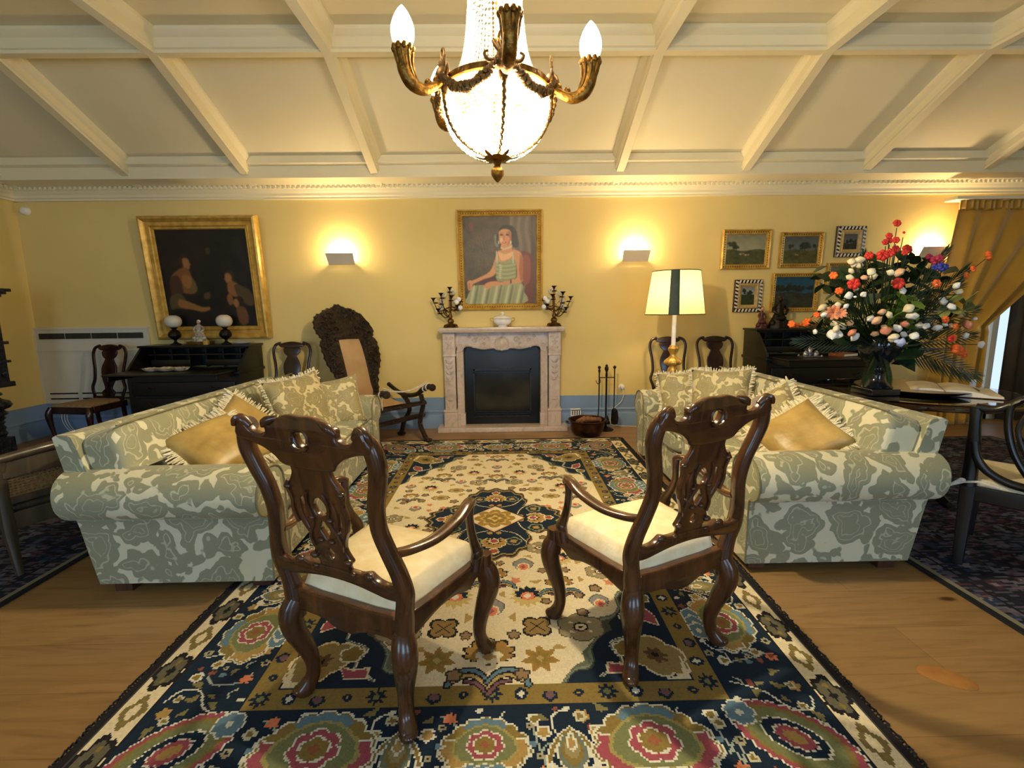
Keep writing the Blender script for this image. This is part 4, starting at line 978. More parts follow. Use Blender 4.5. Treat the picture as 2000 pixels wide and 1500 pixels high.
def candelabra(label, x, mir):
    t = thing('candelabra', label, 'candelabra', (x, WY-.15, 1.170), 0, 'pair of flower candelabra')
    b = MB(); b.lathe([(.075, 0), (.078, .008), (.062, .016), (.05, .03), (.034, .036), (.026, .05), (.034, .065), (.03, .085), (.016, .10), (.022, .12), (.014, .14), (.010, .17), (.008, .34)], seg=16, flute=.08, nf=6)
    for k in range(4):
        a = k*PI/2+.78; b.sweep([(.05*math.cos(a), .05*math.sin(a), .03, .010), (.085*math.cos(a), .085*math.sin(a), .022, .010), (.088*math.cos(a), .088*math.sin(a), .004, .008)], n=6, ref=(0, 0, 1), res=3)
    b.build('stem', MAT['bronze'], t)
    br = MB(); cups = MB(); fl = MB(); gl = random.Random(4)
    ends = [(-.18, -.02, .315), (-.115, .03, .30), (-.09, -.06, .365), (0, 0, .43), (.02, -.05, .34), (-.05, -.09, .235), (.085, -.04, .235), (.13, .02, .33), (-.13, -.03, .20), (.09, .05, .28)]
    for i, (ex, ey, ez) in enumerate(ends):
        ex *= mir; z0 = .13+.012*i
        br.sweep([(0, 0, z0, .007), (ex*.35, ey*.35, z0-.02, .006), (ex*.75, ey*.75, (z0+ez)/2-.03, .005), (ex, ey, ez-.02, .0045)], n=6, ref=(0, 1, 0), res=4)
        if i % 2 == 0 or i == 3:
            cups = MB(); cups.lathe([(.006, -.03), (.010, -.012), (.022, .004), (.030, .010), (.012, .006), (0, .004)], (ex, ey, ez), 10, flute=.2, nf=5); cups.build('cup_flower', MAT['iron'], t)
        for q in range(2):
            a = gl.uniform(0, 6.3); f = .45+.3*q; px, py, pz = ex*f, ey*f, z0+(ez-z0)*f-.03
            br.sweep([(px, py, pz, .003, .002), (px+.02*math.cos(a), py+.01*math.sin(a), pz-.012, .011, .003), (px+.042*math.cos(a), py+.02*math.sin(a), pz-.03, .002)], n=6, ref=(0, 1, 0), res=3)
        fx, fy, fz = ex*.85, ey*.85-.012, ez-.045
        cups = MB(); cups.lathe([(.0, -.004), (.012, -.008), (.026, -.002), (.012, .006), (0, .008)], (fx, fy, fz), 10, flute=.35, nf=5, M=None); cups.build('metal_flower', MAT['iron'], t)
    for px, py, pz in ((.10, -.05, .305), (.075, -.055, .275), (.115, -.05, .215)):
        for k in range(9):
            fl.sphere((mir*px+.010*math.cos(k*.8), py+.008*math.sin(k*1.7), pz+.010*math.sin(k*.8)), .017, 8)
    br.build('branch', MAT['bronze'], t); fl.build('porcelain_flower', MAT['porcelain'], t)
    g2 = MB()
    for px, pz in ((-.09, .28), (-.06, .36), (.05, .30), (.035, .39), (-.10, .22)):
        for k in range(7): g2.sphere((mir*px+.018*math.cos(k), .03+.01*math.sin(k*2), pz+.018*math.sin(k)), .013, 8)
    g2.build('pale_flower', MAT['globe'], t)
candelabra('flower-branched bronze candelabrum at the left end of the mantel', -.59, 1)
candelabra('flower-branched bronze candelabrum at the right end of the mantel', .55, -1)
tu = thing('tureen', 'white porcelain lidded tureen with gilt handles in the middle of the mantel', 'tureen', (-.02, WY-.14, 1.170))
m = MB(); m.lathe([(.05, 0), (.055, .006), (.045, .014), (.07, .024), (.098, .05), (.104, .08), (.108, .092), (.10, .092)], seg=28, sy=.75, smooth=2); m.build('bowl', MAT['porcelain'], tu)
m = MB(); m.lathe([(.106, .093), (.100, .102), (.07, .118), (.035, .128), (.014, .132), (.012, .142), (.02, .150), (.014, .160), (0, .163)], seg=28, sy=.75, smooth=2); m.build('lid', MAT['porcelain'], tu)
for sx in (-1, 1):
    m = MB(); m.sweep([(sx*.10, 0, .06, .004), (sx*.128, 0, .07, .004), (sx*.132, 0, .092, .005), (sx*.115, 0, .098, .004), (sx*.10, 0, .088, .004)], n=6, ref=(0, 1, 0)); m.build('handle', MAT['gold'], tu)
m = MB(); m.sweep([(.108*math.cos(a), .081*math.sin(a), .092, .0025) for a in np.linspace(0, 2*PI, 24, endpoint=False)], n=5, ref=(0, 0, 1), closed=True, res=2); m.build('gilt_rim', MAT['gold'], tu)

# ------------------------------------------------------------ pictures on the back wall
def blur(A, k=1, n=1):
    for _ in range(n):
        P = np.pad(A, ((k, k), (k, k), (0, 0)), 'edge'); A = sum(P[i:i+A.shape[0], j:j+A.shape[1]] for i in range(2*k+1) for j in range(2*k+1))/(2*k+1)**2
    return A
vcp = vc_mat('oil_paint', 0.42, 60, spec=0.4)
def frame_rings(mb, w, h, prof):
    """prof: (inset from the outer edge, height off the wall); mitred frame in x,z facing -y"""
    rings = []
    for cx, cz in ((-1, -1), (1, -1), (1, 1), (-1, 1)):
        rings.append([(cx*(w/2-i), -d, h/2+cz*(h/2-i)) for i, d in prof])
    n = len(prof); vs = [p for r in rings for p in r]; fs = []
    for i in range(4):
        for k in range(n):
            fs.append((i*n+k, ((i+1) % 4)*n+k, ((i+1) % 4)*n+(k+1) % n, i*n+(k+1) % n))
    mb.add(vs, fs)
def picture(label, cx, z0, w, h, fw, lean, A, prof=None, mat=None, stripes=None, deep=.05, group=None, beads=True):
    t = thing('framed_painting', label, 'painting', (cx, WY-.004, z0), 0, group)
    t.rotation_euler = (R(lean), 0, 0)
    m = MB(); prof = prof or [(0, 0), (0, deep*.7), (fw*.10, deep*.95), (fw*.22, deep), (fw*.34, deep*.75), (fw*.45, deep*.62), (fw*.62, deep*.70), (fw*.74, deep*.55), (fw*.86, deep*.60), (fw*.94, deep*.45), (fw, deep*.35), (fw, 0)]
    frame_rings(m, w, h, prof); fo = m.build('frame', mat or MAT['gold'], t, ang=20)
    if beads:
        b = MB(); n = int((w+h)*2/.03); off = fw*.55
        iw, ih = w-2*off, h-2*off
        for i in range(n):
            s = i/n*2*(iw+ih)
            if s < iw: x, z = -iw/2+s, off
            elif s < iw+ih: x, z = iw/2, off+s-iw
            elif s < 2*iw+ih: x, z = iw/2-(s-iw-ih), h-off
            else: x, z = -iw/2, h-off-(s-2*iw-ih)
            b.sphere((x, -deep*.66, z), .007, 6, sc=(1, .7, 1))
        b.build('beading', MAT['gold_dk'], fo)
    if stripes:
        s1 = MB(); n = int((w+h)*2/stripes); iw, ih = w-fw*.5, h-fw*.5
        for i in range(n):
            s = i/n*2*(iw+ih); q = fw*.20
            if s < iw: c0, d0 = (-iw/2+s, fw*.25), (1, 0)
            elif s < iw+ih: c0, d0 = (iw/2, fw*.25+s-iw), (0, 1)
            elif s < 2*iw+ih: c0, d0 = (iw/2-(s-iw-ih), h-fw*.25), (-1, 0)
            else: c0, d0 = (-iw/2, h-fw*.25-(s-2*iw-ih)), (0, -1)
            nx, nz = -d0[1], d0[0]; k = stripes*.22
            P4 = [(c0[0]+d0[0]*a+nx*b2, -deep*1.0, c0[1]+d0[1]*a+nz*b2) for a, b2 in ((-k-.35*k, -q), (k-.35*k, -q), (k+.9*k, q), (-k+.9*k, q))]
            s1.add(P4+[(x, y-.003, z) for x, y, z in P4], [(0, 1, 2, 3), (4, 7, 6, 5), (0, 4, 5, 1), (1, 5, 6, 2), (2, 6, 7, 3), (3, 7, 4, 0)])
        s1.build('stripe', MAT['panelwhite'], fo)
        s2_ = MB(); frame_rings(s2_, w-fw, h-fw, [(0, 0), (0, deep*.9), (fw*.2, deep*1.02), (fw*.4, deep*.7), (fw*.5, deep*.6), (fw*.5, 0)]); q2 = s2_.build('gilt_slip', plain('cream_gilt', srgb(168, 140, 84), srgb(200, 172, 112), 30, .5, .2), t); q2.location = (0, 0, fw*.5)
    iw, ih = w-2*fw, h-2*fw
    color_grid('canvas', A, lambda U, V: ((U-.5)*iw, U*0-deep*.38, fw+V*ih), vcp, t)
    bk = MB(); bk.box((0, -deep*.15, h/2), (iw+.01, deep*.28, ih+.01)); bk.build('backboard', MAT['greywood'], t)
    return t
def cvpic(w, h, n): return Canvas(w, h, w/n, 0, -h)   # pixel-like frame: use y = -v
def P2(c, pts, col, res=4): c.poly([(x, -y) for x, y in (catmull(pts, res, True) if res > 1 else pts)], srgb(*col)[:3])
# portrait of a seated woman in a pale green gown
c = cvpic(880, 1130, 250); Xp, Yp = c.X, -c.Y
bg = np.array(srgb(84, 72, 50)[:3]); n1 = blur(RNG.normal(0, 1, (c.ny, c.nx, 1)), 6, 3); n1 /= n1.std()
c.A[:] = bg*(1+.10*n1); c.A *= (1-.35*np.clip((Yp-500)/700, 0, 1)*(Xp < 420))[..., None]
mk = Xp > 560; c.A[mk] = (np.array(srgb(112, 96, 78)[:3])*(1+.22*np.sin(Xp[mk]/15+np.sin(Yp[mk]/90)))[:, None]); c.A[Xp > 820] *= .6
P2(c, [(75, 70), (120, 80), (125, 160), (95, 185), (70, 150)], (112, 70, 48))
P2(c, [(690, 470), (760, 450), (840, 520), (855, 800), (830, 1125), (700, 1125), (700, 800)], (112, 60, 44)); P2(c, [(720, 520), (790, 510), (815, 640), (800, 840), (720, 860)], (140, 78, 58))
P2(c, [(180, 830), (300, 780), (420, 790), (400, 880), (200, 900)], (84, 44, 40))
P2(c, [(430, 200), (450, 130), (510, 105), (590, 120), (640, 180), (660, 280), (670, 360), (640, 400), (590, 390), (560, 420), (430, 400), (385, 370), (370, 300), (400, 250)], (46, 40, 36)); P2(c, [(375, 240), (395, 235), (400, 330), (430, 380), (400, 385), (375, 340)], (122, 116, 104))
SK, SD, SL = (204, 144, 92), (168, 104, 62), (228, 176, 126)
P2(c, [(430, 430), (400, 470), (370, 560), (340, 650), (290, 720), (180, 780), (90, 820), (50, 830), (70, 870), (110, 860), (240, 800), (350, 760), (420, 660), (440, 540)], SK)
P2(c, [(30, 840), (70, 815), (100, 840), (90, 900), (60, 950), (40, 940), (35, 900)], SK); P2(c, [(45, 860), (60, 850), (62, 930), (50, 925)], SD)
P2(c, [(600, 425), (680, 450), (715, 520), (720, 650), (715, 780), (700, 850), (560, 880), (420, 895), (430, 850), (540, 820), (640, 790), (640, 640), (610, 520)], SK); P2(c, [(690, 480), (718, 560), (718, 760), (695, 840), (670, 700), (680, 560)], SD)
P2(c, [(455, 360), (460, 420), (420, 450), (400, 560), (430, 600), (620, 600), (640, 470), (590, 430), (580, 350)], SK); P2(c, [(420, 450), (500, 480), (600, 450), (570, 520), (460, 560)], SL)
P2(c, [(400, 560), (460, 580), (520, 565), (570, 545), (625, 560), (630, 700), (620, 800), (500, 830), (400, 820), (385, 720), (375, 620)], (150, 152, 106))
for k in range(9): P2(c, [(395, 590+k*26), (500, 605+k*26), (622, 585+k*26), (622, 591+k*26), (500, 612+k*26), (395, 597+k*26)], (184, 182, 136) if k % 2 else (126, 130, 88))
for k in range(7): c.ell(440+6*math.sin(k), -(620+k*28), 16, 10, srgb(196, 192, 150)[:3])
P2(c, [(60, 960), (110, 890), (280, 880), (420, 890), (560, 870), (700, 860), (725, 960), (735, 1125), (30, 1128), (25, 1040)], (158, 158, 114))
for k in range(14):
    x0 = 60+k*48; P2(c, [(x0+40, 900), (x0+60, 905), (x0+20, 1120), (x0-8, 1120)], ((188, 186, 142), (120, 122, 84), (146, 148, 104))[k % 3])
P2(c, [(240, 880), (300, 840), (400, 830), (440, 850), (400, 890), (330, 900), (285, 940), (265, 935)], SK); P2(c, [(560, 810), (575, 812), (578, 860), (562, 862)], (96, 40, 34))
P2(c, [(390, 450), (405, 450), (408, 590), (396, 590)], (196, 192, 150)); P2(c, [(590, 470), (602, 470), (606, 590), (594, 590)], (196, 192, 150))
P2(c, [(428, 240), (435, 190), (480, 160), (540, 165), (575, 200), (580, 270), (572, 320), (540, 365), (500, 380), (460, 360), (435, 310)], SK)
P2(c, [(540, 180), (575, 210), (578, 290), (550, 350), (530, 370), (548, 290)], SD); P2(c, [(440, 280), (470, 270), (480, 310), (455, 330)], SL); P2(c, [(530, 262), (560, 270), (550, 310), (528, 300)], (214, 138, 96))
for ex in (462, 532): P2(c, [(ex-24, 234), (ex, 218), (ex+24, 234), (ex, 244)], (40, 26, 22)); P2(c, [(ex-22, 212), (ex, 202), (ex+24, 210), (ex, 208)], (70, 44, 32))
P2(c, [(484, 240), (496, 238), (500, 290), (486, 298), (478, 290)], (182, 116, 74)); P2(c, [(464, 322), (488, 316), (524, 322), (510, 340), (478, 340)], (168, 52, 44)); P2(c, [(472, 325), (488, 322), (512, 325), (490, 330)], (236, 220, 200))
P2(c, [(450, 385), (500, 402), (575, 370), (580, 392), (500, 424), (455, 410)], (206, 180, 140)); c.ell(572, -330, 8, 26, srgb(214, 206, 180)[:3]); c.ell(425, -330, 7, 24, srgb(200, 192, 170)[:3])
picture('gilt-framed portrait of a seated woman in a pale green gown above the mantel', -.035, 1.358, .93, 1.07, .070, 4.0, blur(c.A, 1, 2), deep=.055)
# large dark figure group
c = cvpic(1000, 1080, 250); Xp, Yp = c.X, -c.Y; n1 = blur(RNG.normal(0, 1, (c.ny, c.nx, 1)), 8, 3); n1 /= n1.std()
c.A[:] = np.array(srgb(27, 23, 18)[:3])*(1+.2*n1)
P2(c, [(560, 180), (640, 170), (660, 240), (690, 420), (680, 700), (480, 700), (450, 420), (530, 260)], (22, 19, 17)); P2(c, [(530, 215), (565, 200), (580, 240), (560, 275), (530, 260)], (74, 52, 34)); P2(c, [(400, 410), (440, 400), (450, 450), (430, 500), (400, 480)], (30, 25, 20))
c.ell(272, -350, 62, 62, srgb(58, 36, 20)[:3]); c.ell(225, -372, 26, 24, srgb(58, 36, 20)[:3]); P2(c, [(262, 400), (305, 420), (312, 470), (250, 470)], (140, 94, 50)); P2(c, [(262, 330), (300, 310), (328, 330), (334, 362), (346, 380), (332, 392), (330, 420), (300, 436), (270, 412)], (168, 116, 66)); P2(c, [(235, 420), (310, 430), (345, 560), (380, 640), (330, 700), (200, 680), (100, 560), (130, 490)], (138, 92, 46)); P2(c, [(300, 520), (360, 560), (370, 660), (290, 690)], (120, 96, 56))
P2(c, [(90, 540), (180, 500), (220, 600), (200, 720), (90, 720)], (78, 50, 36)); P2(c, [(60, 740), (180, 700), (240, 800), (200, 880), (70, 900)], (92, 78, 50)); P2(c, [(160, 760), (260, 790), (400, 850), (480, 850), (480, 880), (400, 900), (240, 880), (140, 830)], (158, 108, 56)); P2(c, [(450, 700), (510, 690), (500, 750), (440, 760)], (96, 66, 40)); P2(c, [(60, 880), (300, 880), (480, 960), (480, 1075), (60, 1075)], (24, 19, 15))
P2(c, [(740, 575), (775, 560), (790, 620), (750, 630)], (146, 98, 54)); c.ell(750, -500, 52, 50, srgb(64, 42, 24)[:3]); P2(c, [(700, 500), (730, 478), (765, 500), (768, 550), (740, 585), (708, 580), (704, 556), (690, 546), (702, 528)], (170, 116, 68)); P2(c, [(235, 500), (330, 520), (300, 640), (230, 600)], (164, 112, 60)); P2(c, [(720, 590), (780, 570), (850, 620), (880, 700), (800, 740), (720, 700)], (150, 100, 54)); P2(c, [(800, 600), (940, 660), (985, 760), (960, 840), (860, 800), (800, 700)], (84, 66, 42))
c.ell(815, -790, 56, 58, srgb(44, 27, 17)[:3]); P2(c, [(762, 775), (795, 765), (812, 800), (805, 840), (775, 858), (760, 830), (748, 815)], (162, 108, 62)); P2(c, [(780, 860), (870, 860), (900, 960), (880, 1040), (800, 1040)], (110, 74, 42)); P2(c, [(690, 740), (740, 700), (750, 800), (710, 830)], (140, 92, 50)); P2(c, [(590, 950), (640, 930), (650, 1010), (600, 1020)], (84, 44, 26))
bp = [(0, 0), (0, .06), (.012, .085), (.03, .09), (.05, .075), (.065, .055), (.095, .05), (.105, .062), (.115, .05), (.13, .05), (.14, .035), (.14, 0)]
picture('large dark painting of a figure group in a wide gilt frame above the left desk', -3.235, 1.078, 1.24, 1.31, .128, 4.6, blur(c.A*.78, 1, 3), prof=bp, deep=.09, beads=False)
# landscapes
def landscape(seed, sky, land, tree, nt_=4, horizon=.45, cows=False):
    rn = random.Random(seed); c = Canvas(1.2, 1.0, 1.2/90, 0, 0); Yc = c.Y
    g = np.clip((Yc-horizon)/(1-horizon), 0, 1)[..., None]; c.A[:] = np.array(srgb(*sky)[:3])*(1-.35*g)
    n1 = blur(RNG.normal(0, 1, (c.ny, c.nx, 1)), 3, 2); n1 /= n1.std(); c.A *= 1+.06*n1
    lm = Yc < horizon+.03*np.sin(c.X*7+seed); c.A[lm] = np.array(srgb(*land)[:3])*(1+.18*n1[lm])
    for k in range(nt_):
        x, y, s = rn.uniform(.05, 1.15), horizon+rn.uniform(-.02, .06), rn.uniform(.06, .15)
        for j in range(9): c.ell(x+rn.uniform(-s, s), y+s+rn.uniform(-s, s)*.6, s*.5, s*.4, np.array(srgb(*tree)[:3])*rn.uniform(.7, 1.4))
        c.line([(x, y-.06), (x, y+s)], .02, np.array(srgb(*tree)[:3])*.6, 1)
    for k in range(30): x, y = rn.uniform(0, 1.2), rn.uniform(0, horizon-.05); c.ell(x, y, .06, .008, np.array(srgb(*land)[:3])*rn.choice([.6, 1.35]))
    if cows:
        for k in range(5): x = .42+k*.09+rn.uniform(-.02, .02); y = .33+rn.uniform(-.02, .03); c.ell(x, y, .035, .022, srgb(*rn.choice([(196, 180, 150), (70, 44, 28), (170, 130, 90)]))[:3]); c.line([(x-.02, y), (x-.02, y-.04)], .008, srgb(50, 36, 24)[:3], 1)
    return blur(c.A, 1, 1)
gf = dict(deep=.045)
picture('gilt-framed landscape with cattle and two trees, top left of the small pictures', 2.70, 1.775, .545, .43, .056, 2.5, landscape(1, (150, 146, 116), (74, 76, 42), (52, 58, 30), 3, .48, True), **gf)
picture('gilt-framed landscape with tree trunks and dark hills, second in the upper row', 3.32, 1.785, .475, .385, .048, 2.5, landscape(5, (96, 100, 96), (76, 76, 42), (40, 50, 30), 5, .5, True), **gf)
picture('tiny picture in black and white striped frame, highest of the group, above the flowers', 3.87, 1.895, .325, .335, .085, 2.5, landscape(7, (100, 102, 104), (48, 46, 40), (36, 36, 34), 4, .4), mat=MAT['darkwood'], stripes=.045, beads=False, deep=.035)
picture('tiny landscape in black and white striped frame, lowest left of the group', 2.755, 1.30, .315, .36, .082, 2.5, landscape(9, (150, 156, 156), (44, 54, 34), (34, 42, 28), 5, .6), mat=MAT['darkwood'], stripes=.045, beads=False, deep=.035)
picture('gilt-framed landscape with deep blue sky above dark trees, behind the bronze figures', 3.285, 1.298, .53, .43, .046, 2.5, landscape(11, (30, 84, 110), (44, 50, 38), (28, 36, 26), 8, .5), **gf)
picture('small gilt-framed picture mostly hidden behind the flowers', 3.86, 1.50, .46, .335, .045, 2.5, landscape(13, (120, 120, 104), (60, 62, 40), (40, 46, 30), 4, .5), **gf)

# ------------------------------------------------------------ wall sconces
MAT['sconce'] = plain('sconce_white', srgb(206, 196, 176), srgb(210, 200, 182), 3, .5)
MAT['bulb'] = emis('bulb_glow', (1.0, .86, .62, 1), 30)
def sconce(label, cx, w=.30, z=1.87, tall=.115, top=1.0):
    t = thing('wall_sconce', label, 'wall light', (cx, WY, z), 0, 'uplighters on the back wall')
    m = MB()   # slanting front tray open at the top
    A0 = [(-w/2*.96, -.035, 0), (w/2*.96, -.035, 0), (w/2*top, -.115, tall), (-w/2*top, -.115, tall)]
    A1 = [(x, y+.006, z2) for x, y, z2 in A0]
    m.add(A0+A1, [(0, 1, 2, 3), (4, 7, 6, 5), (0, 4, 5, 1), (1, 5, 6, 2), (2, 6, 7, 3), (3, 7, 4, 0)])
    m.build('front_plate', MAT['sconce'], t)
    m = MB(); m.box((0, -.018, .02), (w*.9, .036, .01)); m.box((0, -.01, .04), (w*.5, .02, .05)); m.build('bracket', MAT['sconce'], t)
    m = MB(); m.sweep([(-w*.3, -.055, tall*.55, .009), (0, -.055, tall*.55, .009), (w*.3, -.055, tall*.55, .009)], n=8, ref=(0, 0, 1)); m.build('bulb', MAT['bulb'], t)
    point('sconce_lamp', (0, -.06, tall*.95), SCONCE_W, WARM2, .05, t)

sconce('slanted white uplighter left of the portrait', -1.78)
sconce('slanted white uplighter right of the portrait', 1.465)
sconce('slanted white uplighter beside the curtain, behind the flowers', 4.80, .33, 1.86, .13, 1.0)
# ------------------------------------------------------------ side chairs along the wall
def side_chair(label, x, y, rz, wood_, seatm):
    t = thing('side_chair', label, 'chair', (x, y, 0), R(rz)); W = wood_
    by = lambda z: -.0-.10*max(0, (z-.45))/.6
    P = [(.17, 0, .44), (.175, by(.5), .50), (.20, by(.58), .58), (.175, by(.66), .665), (.178, by(.78), .78), (.195, by(.88), .88), (.20, by(.95), .95), (.175, by(1.0), 1.005), (.12, by(1.02), 1.025)]
    for sx in (-1, 1):
        m = MB(); m.sweep([(sx*a, b, c, .016, .014) for a, b, c in P], n=8, res=4); m.build('back_post', W, t)
        l = MB(); l.sweep([(sx*.17, 0, .45, .02), (sx*.17, -.01, .25, .018), (sx*.18, -.06, .0, .016)], n=8, res=3, sq=3); l.build('leg', W, t)
        l = MB(); l.sweep([(sx*.215, .40, .44, .026), (sx*.235, .42, .37, .032), (sx*.228, .415, .25, .022), (sx*.215, .40, .10, .015), (sx*.22, .405, .03, .018), (sx*.225, .41, .0, .028)], n=10, res=3); l.build('leg', W, t)
    f = lambda u, v, q: (u, by(v)+q, v)
    m = MB(); m.plate([(-.13, 1.01), (-.08, 1.03), (0, 1.04), (.08, 1.03), (.13, 1.01), (.13, .99), (.09, .975), (0, .97), (-.09, .975), (-.13, .99)], [], .028, .006, f); m.build('crest_rail', W, t)
    S = [(.045, .47), (.07, .50), (.075, .54), (.045, .565), (.05, .60), (.075, .66), (.092, .74), (.088, .80), (.06, .86), (.05, .885), (.07, .90), (.09, .935), (.075, .975)]
    m = MB(); m.plate(S+[(-a, b) for a, b in S][::-1], [], .018, .005, f); m.build('splat', W, t)
    m = MB(); m.rbox((0, 0, .425), (.36, .035, .06), .006); m.rbox((0, .40, .415), (.42, .035, .07), .006)
    for sx in (-1, 1): m.rbox((sx*.193, .20, .42), (.03, .40, .065), .006, M=Matrix.Rotation(sx*R(-6), 4, 'Z'))
    m.rbox((0, -.012, .475), (.33, .03, .035), .006)
    m.build('seat_frame', W, t)
    m = MB(); m.loft([[(-.175*k, .03, z), (.175*k, .03, z), (.215*k, .40, z), (-.215*k, .40, z)] for k, z in ((1, .44), (1, .452), (.96, .468), (.85, .475))]); m.build('seat', seatm, t)
    return t
side_chair('dark vase-back chair with tan seat, left of the left desk', -4.27, 5.12, 171, MAT['darkwood'], MAT['chairseat'])
side_chair('dark vase-back chair half hidden between left desk and carved recliner', -2.34, 5.20, 180, MAT['darkwood'], MAT['ivoryseat'])
side_chair('dark vase-back chair standing behind the floor lamp', 1.83, 5.24, 180, MAT['darkwood'], MAT['ivoryseat'])
side_chair('dark vase-back chair between the floor lamp and right desk', 2.36, 5.24, 180, MAT['darkwood'], MAT['ivoryseat'])

# ------------------------------------------------------------ slant-front desks
def desk(label, x0, x1, ztop, zf, rz=0):
    w = x1-x0; cx = (x0+x1)/2; t = thing('slant_front_desk', label, 'desk', (cx, WY-.03, 0), rz); B = MAT['black']
    m = MB(); h = w/2
    for sx in (-1, 1):
        xo, xi = sx*h, sx*(h-.025)
        m.loft([[(x, 0, zf-.05), (x, -.50, zf-.05), (x, -.50, zf), (x, -.27, ztop-.02), (x, 0, ztop-.02)] for x in (xo, xi)])
    m.box((0, -.012, (ztop+zf)/2), (w-.04, .02, ztop-zf)); m.rbox((0, -.14, ztop-.01), (w+.03, .30, .022), .005)
    m.build('desk_top', B, t)
    m = MB(); m.box((0, -.25, (zf-.06)/2+.07), (w-.01, .50, zf-.18)); m.rbox((0, -.25, zf-.035), (w+.02, .53, .03), .005); m.rbox((0, -.25, .08), (w+.03, .52, .05), .008); m.build('case', B, t)
    for i in range(3):
        zz = .20+i*(zf-.28)/3; hh = (zf-.28)/3-.02
        d = MB(); d.rbox((0, -.508, zz+hh/2-.02), (w-.10, .02, hh), .006); dd = d.build('drawer', B, t)
        for sx in (-1, 1):
            k = MB(); k.sweep([(sx*w*.28-.035, -.52, zz+hh/2, .004), (sx*w*.28, -.54, zz+hh/2-.018, .004), (sx*w*.28+.035, -.52, zz+hh/2, .004)], n=6, ref=(0, 1, 0)); k.build('handle', MAT['gold_dk'], dd)
    m = MB(); m.rbox((0, -.66, zf-.008), (w-.06, .36, .018), .005); m.build('writing_flap', B, t)
    for sx in (-1, 1):
        m = MB(); m.rbox((sx*(h-.06), -.66, zf-.045), (.02, .30, .05), .004); m.build('loper', B, t)
    m = MB()
    m.box((0, -.13, (zf+ztop)/2+.02), (w-.10, .20, .012))
    for i in range(6): m.box((-h+.12+i*(w-.24)/5, -.13, zf+(ztop-zf)*.42), (.008, .20, (ztop-zf)*.8))
    for i in range(2): m.rbox((-h*.5+i*h, -.235, zf+.05), (w*.36, .012, .07), .003)
    m.build('pigeonholes', B, t)
    for sx in (-1, 1):
        for y in (-.04, -.46): f = MB(); f.lathe([(.03, 0), (.045, .02), (.05, .04), (.035, .06)], (sx*(h-.06), y, 0), 12); f.build('foot', B, t)
    return t
desk('black slant-front desk with open flap under the large dark painting', -3.90, -2.74, 1.02, .78)
desk('black slant-front desk with open flap behind the round table', 2.74, 3.96, 1.12, .84)
def oil_lamp(label, x, y, z, s=1):
    t = thing('oil_lamp', label, 'lamp', (x, y, z), 0, 'globe lamps on the left desk')
    m = MB(); m.lathe([(.05, 0), (.052, .008), (.03, .018), (.014, .035), (.014, .05), (.03, .065), (.055, .085), (.06, .11), (.05, .14), (.028, .16), (.018, .17), (.03, .18), (.034, .19), (.02, .195)], seg=16, flute=.04, nf=8, smooth=2); m.build('base', MAT['iron'], t)
    m = MB(); m.lathe([(.034, .19), (.062, .205), (.078, .235), (.08, .265), (.068, .295), (.045, .312), (.03, .318), (.0, .318)], seg=24, smooth=3); m.build('globe', MAT['globe'], t)
oil_lamp('dark oil lamp with white globe at the left of the desk top', -3.60, WY-.17, 1.021)
oil_lamp('dark oil lamp with white globe at the right of the desk top', -3.05, WY-.17, 1.021)
def figurine(name, label, x, y, z, h, mats, wide=.6, plinth=None, seed=1):
    t = thing(name, label, 'figurine', (x, y, z)); rn = random.Random(seed); z0 = 0
    if plinth:
        m = MB(); m.rbox((0, 0, plinth/2), (h*wide*1.15, h*.45, plinth), .003); m.build('plinth', MAT['gold_dk'], t); z0 = plinth
    H = h-z0; m = MB()
    m.lathe([(H*.25*wide*1.6, 0), (H*.24*wide*1.6, H*.08), (H*.19*wide*1.5, H*.25), (H*.14*wide*1.4, H*.42), (H*.15*wide, H*.52), (H*.17*wide, H*.66), (H*.10*wide, H*.76), (H*.05, H*.80)], (0, 0, z0), 16, flute=.12, nf=7, sy=.75, smooth=2)
    for sx in (-1, 1): m.sweep([(sx*H*.14*wide, 0, z0+H*.70, H*.05), (sx*H*.30*wide, -H*.04, z0+H*.55, H*.045), (sx*H*.16*wide, -H*.13, z0+H*.42, H*.035)], n=7, res=4, ref=(0, 0, 1)); m.sphere((sx*H*.28*wide, -.01, z0+H*.14), H*.12, 8)
    m.sphere((0, -H*.10, z0+H*.30), H*.13, 8, sc=(1.3, 1, .8))
    m.build('body', mats[0], t)
    hd = MB(); hd.sphere((0, -H*.01, z0+H*.88), H*.085, 10, sc=(.85, .95, 1.15)); hh = hd.build('head', mats[1], t)
    w2 = MB(); w2.sphere((0, H*.02, z0+H*.915), H*.092, 10, sc=(.95, .9, .9)); w2.build('hair', mats[2], hh)
MAT['figcloth'] = plain('painted_porcelain', srgb(120, 110, 88), srgb(206, 198, 180), 45, .3); MAT['figskin'] = plain('figure_skin', srgb(176, 136, 104), srgb(190, 150, 118), 5, .4)
figurine('porcelain_figurine', 'seated porcelain couple figurine between the globe lamps', -3.33, WY-.17, 1.021, .27, (MAT['figcloth'], MAT['figskin'], MAT['porcelain']), .75, .035, 2)
figurine('wooden_figurine', 'small red-brown standing figure on the right desk', 2.86, WY-.16, 1.121, .24, (plain('redwood', srgb(60, 24, 20), srgb(96, 44, 34), 30, .5), MAT['figskin'], MAT['darkwood']), .55, None, 3)
figurine('bronze_figurine', 'large dark horse-and-rider like figure beside the small one on the right desk', 3.05, WY-.17, 1.121, .36, (MAT['iron'], MAT['iron'], MAT['darkwood']), .75, None, 4)
m = MB(); m.rbox((0, 0, .025), (.05, .04, .05), .005); o = m.build('gilt_box', MAT['gold']); o.location = (-3.22, WY-.25, 1.021); tag(o, 'tiny gilt box in front of the porcelain figurine', 'box')
